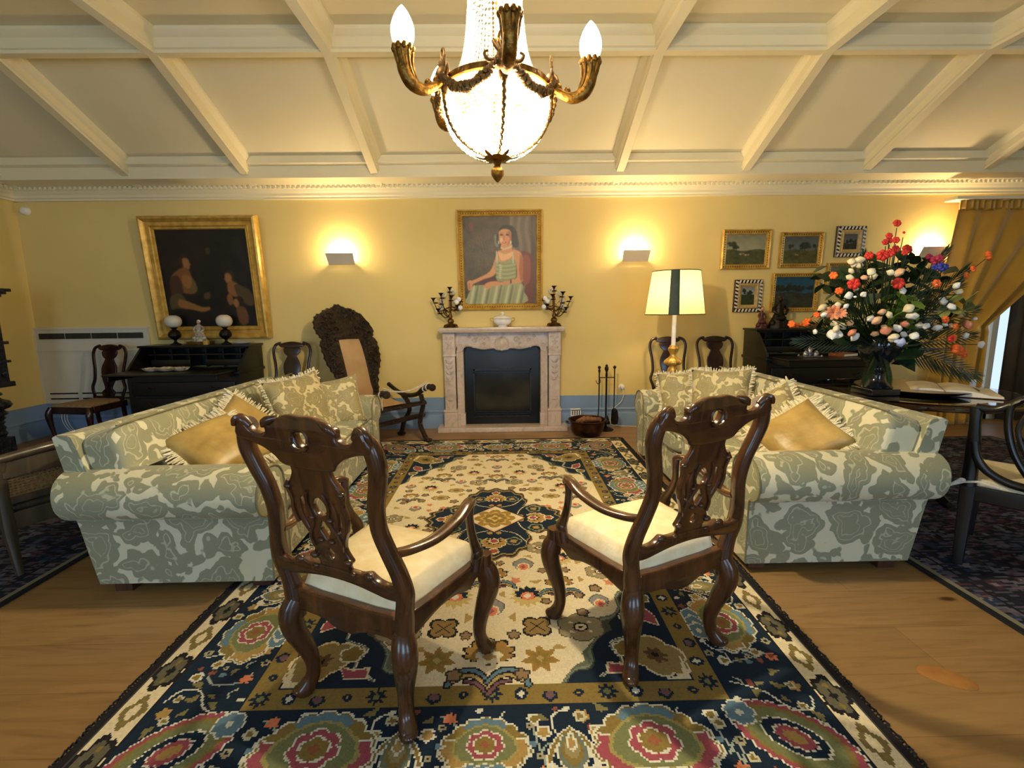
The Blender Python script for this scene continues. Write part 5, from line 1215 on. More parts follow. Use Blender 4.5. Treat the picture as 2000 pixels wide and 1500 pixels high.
m = MB(); m.lathe([(.03, .0), (.06, .006), (.105, .018), (.108, .022), (.06, .012), (0, .01)], seg=24); o = m.build('white_plate', MAT['porcelain']); o.location = (-2.88, WY-.15, 1.021); tag(o, 'small white dish on the right end of the left desk', 'dish')
t = thing('shell_tray', 'pale shell-shaped porcelain tray on the flap of the left desk', 'tray', (-3.42, WY-.62, .782), R(4))
for k, (dx, s) in enumerate(((-.14, 1.0), (0, 1.25), (.14, 1.0))):
    m = MB(); m.lathe([(.02, 0), (.05*s, .008), (.075*s, .03), (.08*s, .036), (.05*s, .018), (0, .012)], (dx, 0, 0), 28, flute=.12, nf=7, sy=.75, smooth=2)
    for q in range(5): m.sphere((dx+.03*math.cos(q*1.3), .03*math.sin(q*1.3), .03), .02*s, 8, sc=(1, 1, .7))
    m.build('shell_dish', plain('shell_porcelain', srgb(170, 150, 124), srgb(216, 200, 176), 40, .3), t)
t = thing('inkstand', 'silver inkstand on the flap of the right desk', 'inkstand', (3.14, WY-.62, .842), R(3))
m = MB(); m.lathe([(.13, 0), (.135, .008), (.12, .012), (.0, .014)], seg=24, sy=.6, flute=.04, nf=8)
for a in range(4): m.sphere((.12*math.cos(a*PI/2+.78), .075*math.sin(a*PI/2+.78), .008), .014, 8)
m.build('tray', MAT['silver'], t)
for dx in (-.05, .06):
    m = MB(); m.lathe([(.028, .014), (.03, .03), (.022, .05), (.012, .058), (.012, .066)], (dx, 0, 0), 14, smooth=2); m.build('ink_pot', MAT['silver'], t)
m = MB(); m.lathe([(.022, .014), (.026, .05), (.02, .085), (.008, .10), (.014, .112), (.0, .122)], (0, .01, 0), 14, smooth=2); m.sweep([(-.06, .01, .075, .003), (.06, .01, .085, .003)], n=6); m.build('bell', MAT['silver'], t)
def closed_book(label, x, y, z, rz, w, d, h, col):
    t = thing('book', label, 'book', (x, y, z), R(rz))
    m = MB(); m.rbox((0, 0, h-.003), (w, d, .005), .001); m.rbox((0, 0, .003), (w, d, .005), .001); m.rbox((-w/2+.003, 0, h/2), (.006, d, h), .002); m.build('cover', plain('book_cover', srgb(*col), None, 20, .6), t)
    m = MB(); m.box((.002, 0, h/2), (w-.012, d-.01, h-.012)); m.build('pages', MAT['page'], t)
closed_book('brown book with pale pages on the flap of the right desk', 3.50, WY-.60, .842, 20, .22, .16, .035, (110, 62, 34))
for i, (x, lab) in enumerate(((2.97+.28, 'orange paper flower lying on the right desk top, nearest the figures'), (3.42, 'orange-red flower lying on the right desk top, nearest the bouquet'))):
    t = thing('loose_flower', lab, 'flower', (x, WY-.2, 1.122), 0)
    m = MB()
    for k in range(6):
        a = k*PI/3; m.sphere((.024*math.cos(a), .02*math.sin(a), .025+.006*(k % 2)), .024, 8, sc=(1, .8, .9))
    m.build('petals', plain('orange_petal', srgb(226, 84, 30), srgb(240, 120, 50), 20, .5), t)
    m = MB(); m.sweep([(.02, 0, .02, .003), (.07, .01, .012, .003), (.12, 0, .006, .003)], n=6); m.sweep([(.05, 0, .012, .002, .002), (.08, .02, .016, .012, .003), (.11, .03, .01, .002, .002)], n=6, ref=(0, 1, 0)); m.build('stem', plain('stem_green', srgb(40, 60, 30), srgb(60, 84, 40), 20, .6), t)

# ------------------------------------------------------------ floor lamp
t = thing('floor_lamp', 'floor lamp with cream shade and dark green stripes behind the right sofa', 'floor lamp', (1.69, 4.75, 0))
m = MB(); m.lathe([(.15, 0), (.155, .02), (.13, .04), (.06, .06), (.03, .09), (.022, .14), (.028, .45), (.024, .56), (.030, .64), (.036, .66), (.03, .68)], seg=24); m.build('base', wood('lamp_wood', srgb(70, 44, 24), srgb(112, 76, 42), .35), t)
m = MB(); m.lathe([(.03, .68), (.044, .70), (.05, .73), (.04, .76), (.03, .775), (.05, .785), (.078, .80), (.085, .82), (.072, .84), (.045, .86), (.03, .88), (.028, .90), (.044, .93), (.05, .955), (.036, .97), (.034, .985)], seg=24, flute=.09, nf=8, smooth=2)
for k in range(8):
    a = k*PI/4; m.sphere((.078*math.cos(a), .078*math.sin(a), .815), .016, 8, sc=(1, 1, 1.3))
m.build('gilt_column', MAT['gold'], t)
m = MB(); m.lathe([(.022, .985), (.0215, 1.35), (.0, 1.36)], seg=16); m.build('candle_tube', MAT['porcelain'], t)
def shade_mat(name, col, tr):
    m, nt, bs = newmat(name); bs.inputs['Base Color'].default_value = col; bs.inputs['Roughness'].default_value = .8
    tb = nt.nodes.new('ShaderNodeBsdfTranslucent'); tb.inputs[0].default_value = col; mx = nt.nodes.new('ShaderNodeMixShader'); mx.inputs[0].default_value = tr
    nt.links.new(bs.outputs[0], mx.inputs[1]); nt.links.new(tb.outputs[0], mx.inputs[2]); nt.links.new(mx.outputs[0], nt.nodes['Material Output'].inputs[0]); return m
rb, rt_, zb, zt = .282, .225, 1.292, 1.708
m = MB(); m.grid(lambda u, v: ((rb+(rt_-rb)*v)*math.cos(2*PI*u), (rb+(rt_-rb)*v)*math.sin(2*PI*u), zb+(zt-zb)*v), 64, 5, wu=True)
sh = m.build('lamp_shade', shade_mat('shade_silk', srgb(232, 212, 160), .62), t)
for k in range(4):
    a0 = R(-90-21+90*k); da = R(20)
    m = MB(); m.grid(lambda u, v: ((rb+.003+(rt_-rb)*v)*math.cos(a0+da*(u-.5)), (rb+.003+(rt_-rb)*v)*math.sin(a0+da*(u-.5)), zb+(zt-zb)*v), 9, 3)
    m.build('green_stripe', plain('green_silk', srgb(10, 34, 26), srgb(14, 44, 32), 20, .6), sh)
m = MB()
for rr_, zz in ((rb+.002, zb), (rt_+.002, zt)): m.sweep([(rr_*math.cos(a), rr_*math.sin(a), zz, .004) for a in np.linspace(0, 2*PI, 48, endpoint=False)], n=6, ref=(0, 0, 1), closed=True, res=1)
m.build('trim', plain('green_trim', srgb(10, 30, 24), None, 20, .6), sh)
m = MB(); m.sphere((0, 0, 1.47), .035, 12); m.build('bulb', MAT['bulb'], t)
m = MB()
for k in range(3): a = k*2*PI/3; m.sweep([(0, 0, 1.60, .003), (rt_*math.cos(a), rt_*math.sin(a), 1.70, .003)], n=5, res=1, ref=(0, 0, 1))
m.sweep([(0, 0, 1.36, .004), (0, 0, 1.60, .004)], n=6, res=1); m.build('shade_carrier', MAT['gold_dk'], t)
point('floor_lamp_light', (0, 0, 1.50), FLOOR_W, WARM2, .06, t)

# ------------------------------------------------------------ fire tools, cauldron, outlet
t = thing('fire_tool_set', 'black fire tool stand with poker, brush and shovel right of the fireplace', 'fire tools', (1.13, 5.24, 0))
m = MB(); m.lathe([(.085, 0), (.09, .01), (.06, .025), (.018, .04), (.010, .06), (.010, .60), (.014, .62), (.010, .66), (.022, .69), (.022, .71), (.012, .725), (.016, .735), (0, .75)], seg=16); m.sweep([(-.09, -.01, .60, .005), (.09, -.01, .60, .005)], n=6, ref=(0, 0, 1)); m.sweep([(-.12, -.01, .57, .004), (-.10, -.01, .53, .004), (-.07, -.01, .55, .004), (-.08, -.01, .60, .004)], n=6, ref=(0, 1, 0)); m.build('stand', MAT['iron'], t)
m = MB(); m.sweep([(-.085, -.02, .70, .008), (-.085, -.02, .30, .006), (-.095, -.02, .12, .006)], n=8); m.sphere((-.085, -.02, .715), .018, 10); m.lathe([(.012, .66), (.014, .69)], (-.085, -.02, 0), 10); m.build('poker', MAT['iron'], t)
m = MB(); m.sweep([(.085, -.02, .70, .007), (.085, -.02, .20, .005)], n=8); m.sphere((.085, -.02, .715), .018, 10); m.plate([(.05, .21), (.06, .245), (.085, .26), (.11, .245), (.125, .21), (.125, .08), (.05, .08)], [], .006, .002, lambda u, v, q: (u, -.03+q-.02*abs(u-.087)/.04, v), res=2); m.build('shovel', MAT['iron'], t)
m = MB(); m.lathe([(.012, .17), (.02, .15), (.04, .10), (.045, .08)], (0, -.03, 0), 12); m.build('brush', MAT['iron'], t)
t = thing('cauldron', 'dark copper cauldron on the floor right of the fireplace', 'cauldron', (.885, 5.04, 0))
m = MB(); m.lathe([(.09, .0), (.12, .004), (.155, .03), (.178, .08), (.185, .13), (.195, .165), (.205, .17), (.205, .176), (.19, .174), (.178, .13), (.168, .08), (.145, .035), (.11, .014), (0, .010)], seg=36, smooth=2); m.build('bowl', MAT['copper'], t)
for sx in (-1, 1): m = MB(); m.sweep([(sx*.195, -.04, .14, .006), (sx*.225, -.03, .15, .006), (sx*.225, .03, .15, .006), (sx*.195, .04, .14, .006)], n=6, ref=(0, 0, 1)); m.build('handle', MAT['copper'], t)
m = MB()
rn = random.Random(2)
for k in range(5): m.sweep([(-.12+.05*k, -.08+.03*k, .155, .022), (-.02+.04*k, .06-.02*k, .16, .024)], n=8, res=1, ref=(0, 0, 1))
o = m.build('firewood', plain('wood_chunk', srgb(104, 66, 42), srgb(150, 104, 72), 18, .8)); o.location = (.885, 5.04, 0.012); tag(o, 'short brown logs lying in the copper cauldron', 'firewood')
t = thing('striped_box', 'small white box with dark bars standing behind the cauldron', 'box', (.80, 5.33, 0), R(4))
m = MB(); m.rbox((0, 0, .115), (.115, .07, .23), .004); m.build('box', MAT['porcelain'], t)
m = MB()
for k in range(4): m.box((-.04+k*.026, -.0365, .19), (.010, .003, .05))
m.box((0, -.0365, .222), (.112, .003, .008)); m.build('dark_bars', MAT['blackmetal'], t)
t = thing('wall_outlet', 'white plug in a round wall socket right of the fire tools', 'socket', (1.355, WY, .455))
m = MB(Matrix.Rotation(R(90), 4, 'X')); m.lathe([(.036, 0), (.036, .008), (.0, .010)], seg=24); m.build('plate', MAT['plastic'], t)
m = MB(Matrix.Rotation(R(90), 4, 'X')); m.lathe([(.024, .008), (.022, .04), (.012, .05), (0, .05)], seg=16); pl = m.build('plug', MAT['plastic'], t)
m = MB(); m.sweep([(0, -.05, -.01, .0035), (.01, -.06, -.08, .0035), (-.01, -.05, -.16, .0035), (-.09, -.05, -.24, .0035), (-.13, -.055, -.33, .0035), (-.13, -.06, -.42, .0035), (-.05, -.07, -.445, .0035), (.10, -.09, -.450, .0035), (.25, -.13, -.450, .0035)], n=6, res=6); m.build('cord', MAT['plastic'], t)
m = MB()
for k in range(3): m.sweep([(-4.99+.03*k, WY-.05, .36, .004), (-5.04+.03*k, WY-.06, .28, .004), (-5.05+.03*k, WY-.07, .18, .004), (-5.0+.03*k, WY-.08, .08, .004), (-4.9+.03*k, WY-.10, .012, .004)], n=5, res=5)
m.sweep([(-4.99, WY-.05, .36, .004), (-4.95, WY-.05, .38, .004), (-4.9, WY-.05, .355, .004)], n=5, res=4)
tag(m.build('cable_bundle', MAT['plastic']), 'loose white cables hanging against the blue skirting in the left corner', 'cable')
# ------------------------------------------------------------ carved reclining armchair by the left end of the fireplace
t = thing('carved_recliner', 'ornately carved dark reclining chair with tan leather panel left of the fireplace', 'armchair', (-1.28, 4.88, 0), R(0))
CW = MAT['carved']
fw_ = np.array([.74, -.673, 0]); wd = np.array([.673, .74, 0]); upv = np.array([0, 0, 1.0])
base = np.array([-.02, .02, .0])
def rc(a, b, z): return tuple(base+fw_*a+wd*b+upv*z)     # a forward, b across (far +), z up
def backpt(u, v, q):   # u across, v height along the reclined back
    a = -.27-.40*(v-.40)/1.0+.06*math.sin((v-.4)*3.0); return rc(a+q, u*1.16-.04, v*0.985)
E_ = [(.0, 1.455), (.03, 1.445), (.035, 1.42), (.08, 1.415), (.13, 1.40), (.17, 1.375), (.185, 1.345), (.20, 1.36), (.235, 1.34), (.265, 1.30), (.285, 1.24), (.285, 1.18), (.27, 1.13), (.25, 1.095), (.255, 1.07), (.275, 1.06), (.28, 1.0), (.275, .93), (.27, .86), (.25, .79), (.225, .73), (.20, .66), (.185, .58), (.175, .50), (.17, .42)]
E2 = []
for i in range(len(E_)-1):     # knobbly carved edge
    p, q = np.array(E_[i]), np.array(E_[i+1]); nrm = np.array([q[1]-p[1], -(q[0]-p[0])]); nrm /= np.linalg.norm(nrm)+1e-9
    E2 += [tuple(p), tuple((p*.72+q*.28)-nrm*.006), tuple((p+q)/2+nrm*(-.012)), tuple((p*.25+q*.75)-nrm*.004)]
E2.append(E_[-1])
outl = [(-x, z) for x, z in E2[1:]][::-1]+E2
hole = [(-.105, 1.06), (-.08, 1.08), (.08, 1.08), (.105, 1.06), (.11, .90), (.11, .75), (.11, .60), (.105, .44), (-.105, .44), (-.11, .60), (-.11, .75), (-.11, .90)]
m = MB(); m.plate(outl, [hole], .05, .012, backpt, res=2)
rn = random.Random(9)
for k in range(150):     # relief leaves and rosettes over the crest and the sides
    v = rn.uniform(.50, 1.42); lim = float(np.interp(v, [p[1] for p in E_][::-1], [p[0] for p in E_][::-1]))
    if v > 1.10: u = rn.uniform(-lim+.02, lim-.02)
    else: u = rn.choice((-1, 1))*rn.uniform(.132, max(.14, lim-.015))
    p = backpt(u, v, .026); m.sphere(p, rn.uniform(.012, .022), 7, sc=(1, 1, rn.uniform(.7, 1.5)))
for sx in (-1, 1):
    for (u, v, s) in ((.12, 1.33, .05), (.20, 1.23, .055), (.10, 1.18, .05), (.21, 1.13, .035), (.19, .95, .045), (.19, .80, .035)):
        pts = []
        for i in range(11):
            a = i/10*2*PI; q = s*(1-i/12); pts.append(backpt(sx*(u+q*math.cos(a)), v+q*math.sin(a), .030)+(.009,))
        m.sweep(pts, n=6, res=2, ref=tuple(fw_))
m.build('back_frame', CW, t, ang=60)
m = MB(); m.plate([(x*1.03, z) for x, z in hole], [], .018, .004, lambda u, v, q: backpt(u, v, q+.0), res=2); m.build('leather_back', MAT['leather'], t)
m = MB(); m.grid(lambda u, v: rc(-.20+.62*u, -.22+.44*v, .43-.05*math.sin(PI*u)+.03*u), 12, 6); m.grid(lambda u, v: rc(-.20+.62*u, -.22+.44*v, .415-.05*math.sin(PI*u)+.03*u), 12, 6); m.build('leather_seat', MAT['leather'], t)
for sb, nm in ((1, 'far'), (-1, 'near')):
    b = sb*.27
    m = MB(); m.sweep([rc(-.24, b, .56)+(.022,), rc(-.12, b, .51)+(.022,), rc(.0, b, .475)+(.024,), rc(.13, b, .47)+(.024,), rc(.27, b, .50)+(.024,), rc(.37, b, .56)+(.027,), rc(.45, b, .595)+(.030,), rc(.50, b, .595)+(.028,)], n=10, res=5, ref=(0, 0, 1)); m.sphere(rc(.52, b, .592), .038, 12)
    m.build('arm', CW, t)
    for pts in ([rc(.33, b, .50), rc(.36, b, .40), rc(.32, b, .28), rc(.30, b, .18), rc(.36, b, .08), rc(.40, b, .03)], [rc(.02, b, .46), rc(.10, b, .40), rc(.12, b, .30), rc(.02, b, .18), rc(-.02, b, .08), rc(-.06, b, .02)]):
        l = MB(); l.sweep([p+(.026, .022) for p in pts], n=10, res=5, ref=tuple(wd)); q = pts[-1]; l.sphere((q[0]+.01, q[1], .026), .036, 10, sc=(1.4, 1, .7)); l.build('leg', CW, t)
m = MB(); m.sweep([rc(.22, -.30, .235)+(.024,), rc(.24, 0, .25)+(.026,), rc(.26, .30, .262)+(.028,), rc(.26, .36, .262)+(.02,)], n=10, ref=(0, 0, 1)); m.build('stretcher', CW, t)
m = MB(); m.sweep([rc(.40, -.27, .425)+(.022,), rc(.40, .27, .425)+(.022,)], n=10, ref=(0, 0, 1), res=1); m.build('front_rail', CW, t)
m = MB(); k0 = rc(.46, -.27, .60); k1 = rc(.44, .27, .60)
k0, k1 = np.array(k0), np.array(k1)
for off in (0, .02):
    m.sweep([tuple(k0+(k1-k0)*s+np.array([0, 0, .03-.10*math.sin(PI*s)*(.5+off*8)+off]))+(.0045,) for s in np.linspace(0, 1, 7)], n=6, res=3, ref=(0, 0, 1))
for kk in (rc(.44, -.27, .585), rc(.40, .27, .575), rc(.45, .27, .595)):
    for j in range(2): m.sweep([tuple(np.array(kk)+wd*.034*math.cos(a)+upv*.034*math.sin(a)+fw_*(.01*j+.006*math.sin(a)))+(.0045,) for a in np.linspace(0, 2*PI, 12, endpoint=False)], n=6, res=2, closed=True, ref=tuple(fw_))
m.sweep([rc(.46, -.28, .58)+(.0045,), rc(.47, -.29, .50)+(.0045,), rc(.46, -.28, .44)+(.0045,)], n=6)
tag(m.build('barrier_rope', MAT['rope']), 'white rope tied across the arms of the carved recliner', 'rope').location = (-1.28, 4.88, 0)

# ------------------------------------------------------------ dark cabinet at the left edge
t = thing('tall_cabinet', 'tall black carved cabinet on turned legs at the left edge', 'cabinet', (-5.035, 4.22, 0)); B = MAT['blackcarved']
m = MB(); m.rbox((0, 0, 1.12), (.40, .95, .86), .01); m.build('case', B, t)
m = MB()
for k, (e2, z) in enumerate(((0.02, 1.55), (.045, 1.575), (.07, 1.60))): m.rbox((e2/2, 0, z), (.41+e2, .97+2*e2, .03), .008)
m.build('cornice', B, t)
m = MB(); m.rbox((.01, 0, 1.10), (.43, 1.0, .03), .008); m.rbox((.01, 0, .92), (.425, .99, .025), .008); m.rbox((.01, 0, .70), (.43, 1.0, .05), .01)
for k in range(14): m.sphere((.205, -.43+k*.066, .80), .022, 8, sc=(.6, 1, 1.6))
for k in range(5): m.sphere((-.13+k*.07, .48, .80), .022, 8, sc=(1, .6, 1.6))
m.build('moulding', B, t)
for sy in (-1, 1):
    d = MB(); d.rbox((.20, sy*.23, 1.32), (.02, .42, .38), .006); d.rbox((.212, sy*.23, 1.32), (.02, .30, .27), .006); d.build('door', B, t)
prof = [(.048, .69), (.06, .66), (.042, .64), (.066, .615), (.072, .60), (.042, .585), (.06, .56), (.114, .535), (.128, .50), (.108, .47), (.06, .45), (.084, .43), (.09, .41), (.054, .39), (.072, .37), (.048, .35), (.062, .33), (.042, .31), (.06, .28), (.048, .25), (.066, .22), (.048, .19), (.06, .165), (.07, .15), (.07, .0)]
for sx in (-1, 1):
    for sy in (-1, 1):
        l = MB(); l.lathe(prof[::-1], (sx*.07 if sx < 0 else .10, sy*.38, 0), 18); l.rbox((sx*.07 if sx < 0 else .10, sy*.38, .09), (.15, .15, .18), .008); l.build('leg', B, t)
m = MB(); m.rbox((.10, 0, .13), (.07, .70, .05), .01); m.rbox((-.07, 0, .13), (.07, .70, .05), .01); m.build('stretcher', B, t)

# ------------------------------------------------------------ caned chair behind the left sofa
a = math.atan2(.917, .40)
t = thing('caned_chair', 'low brown caned armchair with grey cushion behind the left sofa', 'chair', (-2.58, 2.37, .012), a)   # local +x along the back, +y forward (to the left)
G = MAT['greywood']; W_ = .58
for x in (0, W_):
    l = MB(); l.sweep([(x, -.03, 0, .016, .018), (x, -.01, .14, .022, .022), (x, 0, .26, .028, .026), (x, 0, .45, .024, .022), (x, -.03, .63, .022, .020)], n=10, res=4, sq=3); l.build('leg', G, t)
    l = MB(); l.sweep([(x, .50, 0, .016, .018), (x, .50, .14, .022, .022), (x, .50, .30, .026, .026), (x, .50, .55, .018, .018)], n=10, res=4, sq=3); l.build('leg', G, t)
    r_ = MB(); r_.sweep([(x, -.01, .55, .02, .016), (x, .25, .56, .022, .014), (x, .52, .55, .024, .016)], n=10, ref=(1, 0, 0)); r_.build('arm', G, t)
m = MB(); m.sweep([(-.02, -.035, .625, .022, .022), (W_*.5, -.045, .650, .026, .024), (W_+.02, -.035, .625, .022, .022)], n=10, ref=(0, 1, 0)); m.rbox((W_/2, -.026, .575), (W_, .02, .11), .004); m.build('top_rail', MAT['greywood'], t)
m = MB(); m.rbox((W_/2, -.0, .285), (W_, .035, .09), .006); m.rbox((W_/2, -.0, .40), (W_, .03, .05), .006); m.rbox((W_/2, .5, .285), (W_, .035, .09), .006)
for x in (0, W_): m.rbox((x, .25, .285), (.03, .5, .09), .006)
m.build('seat_rail', G, t)
m = MB()    # the cane web: crossing strands, open between
nx_, nz_ = 30, 7
for i in range(nx_+1):
    x = .02+(W_-.04)*i/nx_; m.box((x, -.012, .47), (.009, .003, .12))
for k in range(nz_+1):
    z = .42+.10*k/nz_; m.box((W_/2, -.014, z), (W_-.03, .003, .0085))
tag(m.build('cane_panel', plain('cane', srgb(92, 70, 40), srgb(130, 104, 62), 60, .5), t), 'woven cane panel')
m = MB(); m.rbox((W_/2, .24, .345), (W_-.05, .46, .035), .015); m.build('seat', MAT['greywood'], t)
m = MB(); m.sweep([(.04, .035, .395, .03), (W_*.35, .03, .40, .034), (W_*.7, .035, .398, .032), (W_-.03, .035, .395, .026)], n=10, ref=(0, 0, 1)); m.build('cushion_roll', plain('grey_cushion', srgb(96, 104, 108), srgb(130, 138, 140), 20, .7), t)

# ------------------------------------------------------------ black shield-back armchair on the right
a = math.atan2(-.76, .65)
t = thing('shield_back_armchair', 'black shield-back armchair with cream seat at the right edge', 'armchair', (2.38, 2.31, .012), a)  # +x along the back, +y forward
K = MAT['black']; W_ = .52
for x in (0, W_):
    l = MB(); l.sweep([(x, -.03, 0, .022), (x, -.01, .2, .028), (x, 0, .42, .034)], n=8, res=3, sq=4); l.build('leg', K, t)
    l = MB(); l.sweep([(x, .46, 0, .020), (x, .46, .42, .032)], n=8, res=1, sq=4); l.build('leg', K, t)
    s = 1 if x == 0 else -1
    p = MB(); p.sweep([(x, 0, .42, .032), (x, -.0, .52, .030, .028), (x, -.01, .62, .030, .024), (x-s*.005, -.02, .74, .023, .022), (x-s*.008, -.02, .835, .026, .022)], n=10, res=4); p.build('back_post', K, t)
    p = MB(); p.sweep([(x+s*.0, -.02, .66, .020, .020), (x+s*.015, -.02, .58, .020, .020), (x+s*.06, -.02, .515, .020, .020), (x+s*.13, -.02, .475, .020, .020), (x+s*.20, -.02, .462, .024, .020)], n=10, res=4, ref=(0, 1, 0)); p.build('curved_brace', K, t)
    p = MB(); p.sweep([(x-s*.01, -.02, .832, .022, .020), (x+s*.05, -.022, .828, .022, .020), (x+s*.09, -.025, .845, .022, .020), (x+s*.14, -.03, .885, .024, .020)], n=10, res=4, ref=(0, 1, 0)); p.build('top_rail', K, t)
cx = W_/2
sh_ = [(0, .915), (.07, .905), (.125, .885), (.15, .85), (.152, .78), (.14, .70), (.115, .62), (.075, .545), (.04, .50), (0, .485)]
m = MB(); m.sweep([(cx+x, -.03, z, .021, .016) for x, z in sh_+[(-x, z) for x, z in sh_[1:-1]][::-1]], n=10, res=4, closed=True, ref=(0, 1, 0)); m.build('shield_frame', K, t)
m = MB()
for dx in (-.10, -.05, 0, .05, .10): m.sweep([(cx+dx*.12, -.03, .505, .010), (cx+dx*.75, -.03, .62, .011), (cx+dx*1.15, -.03, .74, .011), (cx+dx*.9, -.03, .84, .010), (cx+dx*.6, -.03, .895, .010)], n=8, res=4, ref=(0, 1, 0))
m.sweep([(cx+.085*math.cos(q), -.03, .69+.085*math.sin(q), .011) for q in np.linspace(0, 2*PI, 12, endpoint=False)], n=8, res=2, closed=True, ref=(0, 1, 0))
m.sphere((cx, -.034, .525), .026, 10, sc=(1.2, .6, .9)); m.build('splat', K, t)
m = MB(); m.rbox((cx, 0, .385), (W_, .035, .08), .006); m.rbox((cx, .46, .385), (W_, .035, .08), .006)
for x in (0, W_): m.rbox((x, .23, .385), (.035, .46, .08), .006)
m.build('seat_frame', K, t)
m = MB(); m.rbox((cx, .235, .438), (W_+.01, .47, .045), .018); m.build('seat', MAT['ivoryseat'], t)
m = MB(); rn = random.Random(3)
for k in range(5): m.sweep([(-.005, -.02, .445, .006), (-.03-.01*k, -.03, .455-.012*k, .005), (-.05-.02*k, -.02, .425-.016*k, .003)], n=5, ref=(0, 1, 0))
m.sweep([(-.02, -.03, .44, .006), (.05, -.03, .455, .006), (.12, -.028, .44, .005)], n=5, ref=(0, 1, 0))
m.build('cord_bow', MAT['rope'], t)

# ------------------------------------------------------------ round table, vase with flowers, open book
TX, TY, TR = 2.95, 3.36, .62
t = thing('round_table', 'round dark pedestal table with glass top behind the right sofa', 'table', (TX, TY, .012))
m = MB(); m.lathe([(TR-.03, .685), (TR-.005, .69), (TR, .70), (TR, .715), (TR-.01, .722), (0, .722)], seg=64); m.build('tabletop', plain('polished_dark', srgb(30, 20, 12), srgb(56, 38, 22), 4, .10, coat=.8, stretch=(1, 8, 1)), t)
m = MB(); m.lathe([(TR-.02, .725), (TR-.015, .733), (0, .733)], seg=64); gg, gnt2, gb2 = newmat('table_glass'); gb2.inputs['Transmission Weight'].default_value = 1; gb2.inputs['Roughness'].default_value = .03; gb2.inputs['IOR'].default_value = 1.45
m.build('glass_top', gg, t)
m = MB(); m.lathe([(.06, .0), (.07, .05), (.09, .15), (.05, .25), (.045, .35), (.08, .45), (.06, .55), (.10, .62), (.30, .66), (.35, .685)], (0, 0, .08), 28, smooth=2); m.build('pedestal', MAT['black'], t)
for k in range(3):
    q = k*2*PI/3+.5; m = MB(); m.sweep([(0, 0, .16, .03), (.18*math.cos(q), .18*math.sin(q), .12, .03), (.36*math.cos(q), .36*math.sin(q), .03, .028), (.40*math.cos(q), .40*math.sin(q), .024, .02)], n=8, ref=(0, 0, 1)); m.build('foot', MAT['black'], t)
TZ = .746
vx, vy = 2.58, 3.24
t = thing('flower_vase', 'tall dark urn on square foot holding the bouquet, on the round table', 'vase', (vx, vy, TZ), 0)
MAT['urn'] = plain('urn_glaze', srgb(14, 18, 24), srgb(24, 30, 38), 4, .14, coat=.6)
m = MB(); m.rbox((0, 0, .022), (.20, .20, .044), .006); m.build('square_foot', MAT['urn'], t)
m = MB(); m.lathe([(.095, .044), (.10, .052), (.085, .065), (.06, .085), (.05, .11), (.048, .15), (.056, .165), (.05, .175), (.055, .20), (.09, .23), (.12, .29), (.13, .35), (.12, .39), (.135, .41), (.11, .405), (.09, .36), (0, .34)], seg=32, smooth=2); m.build('body', MAT['urn'], t)
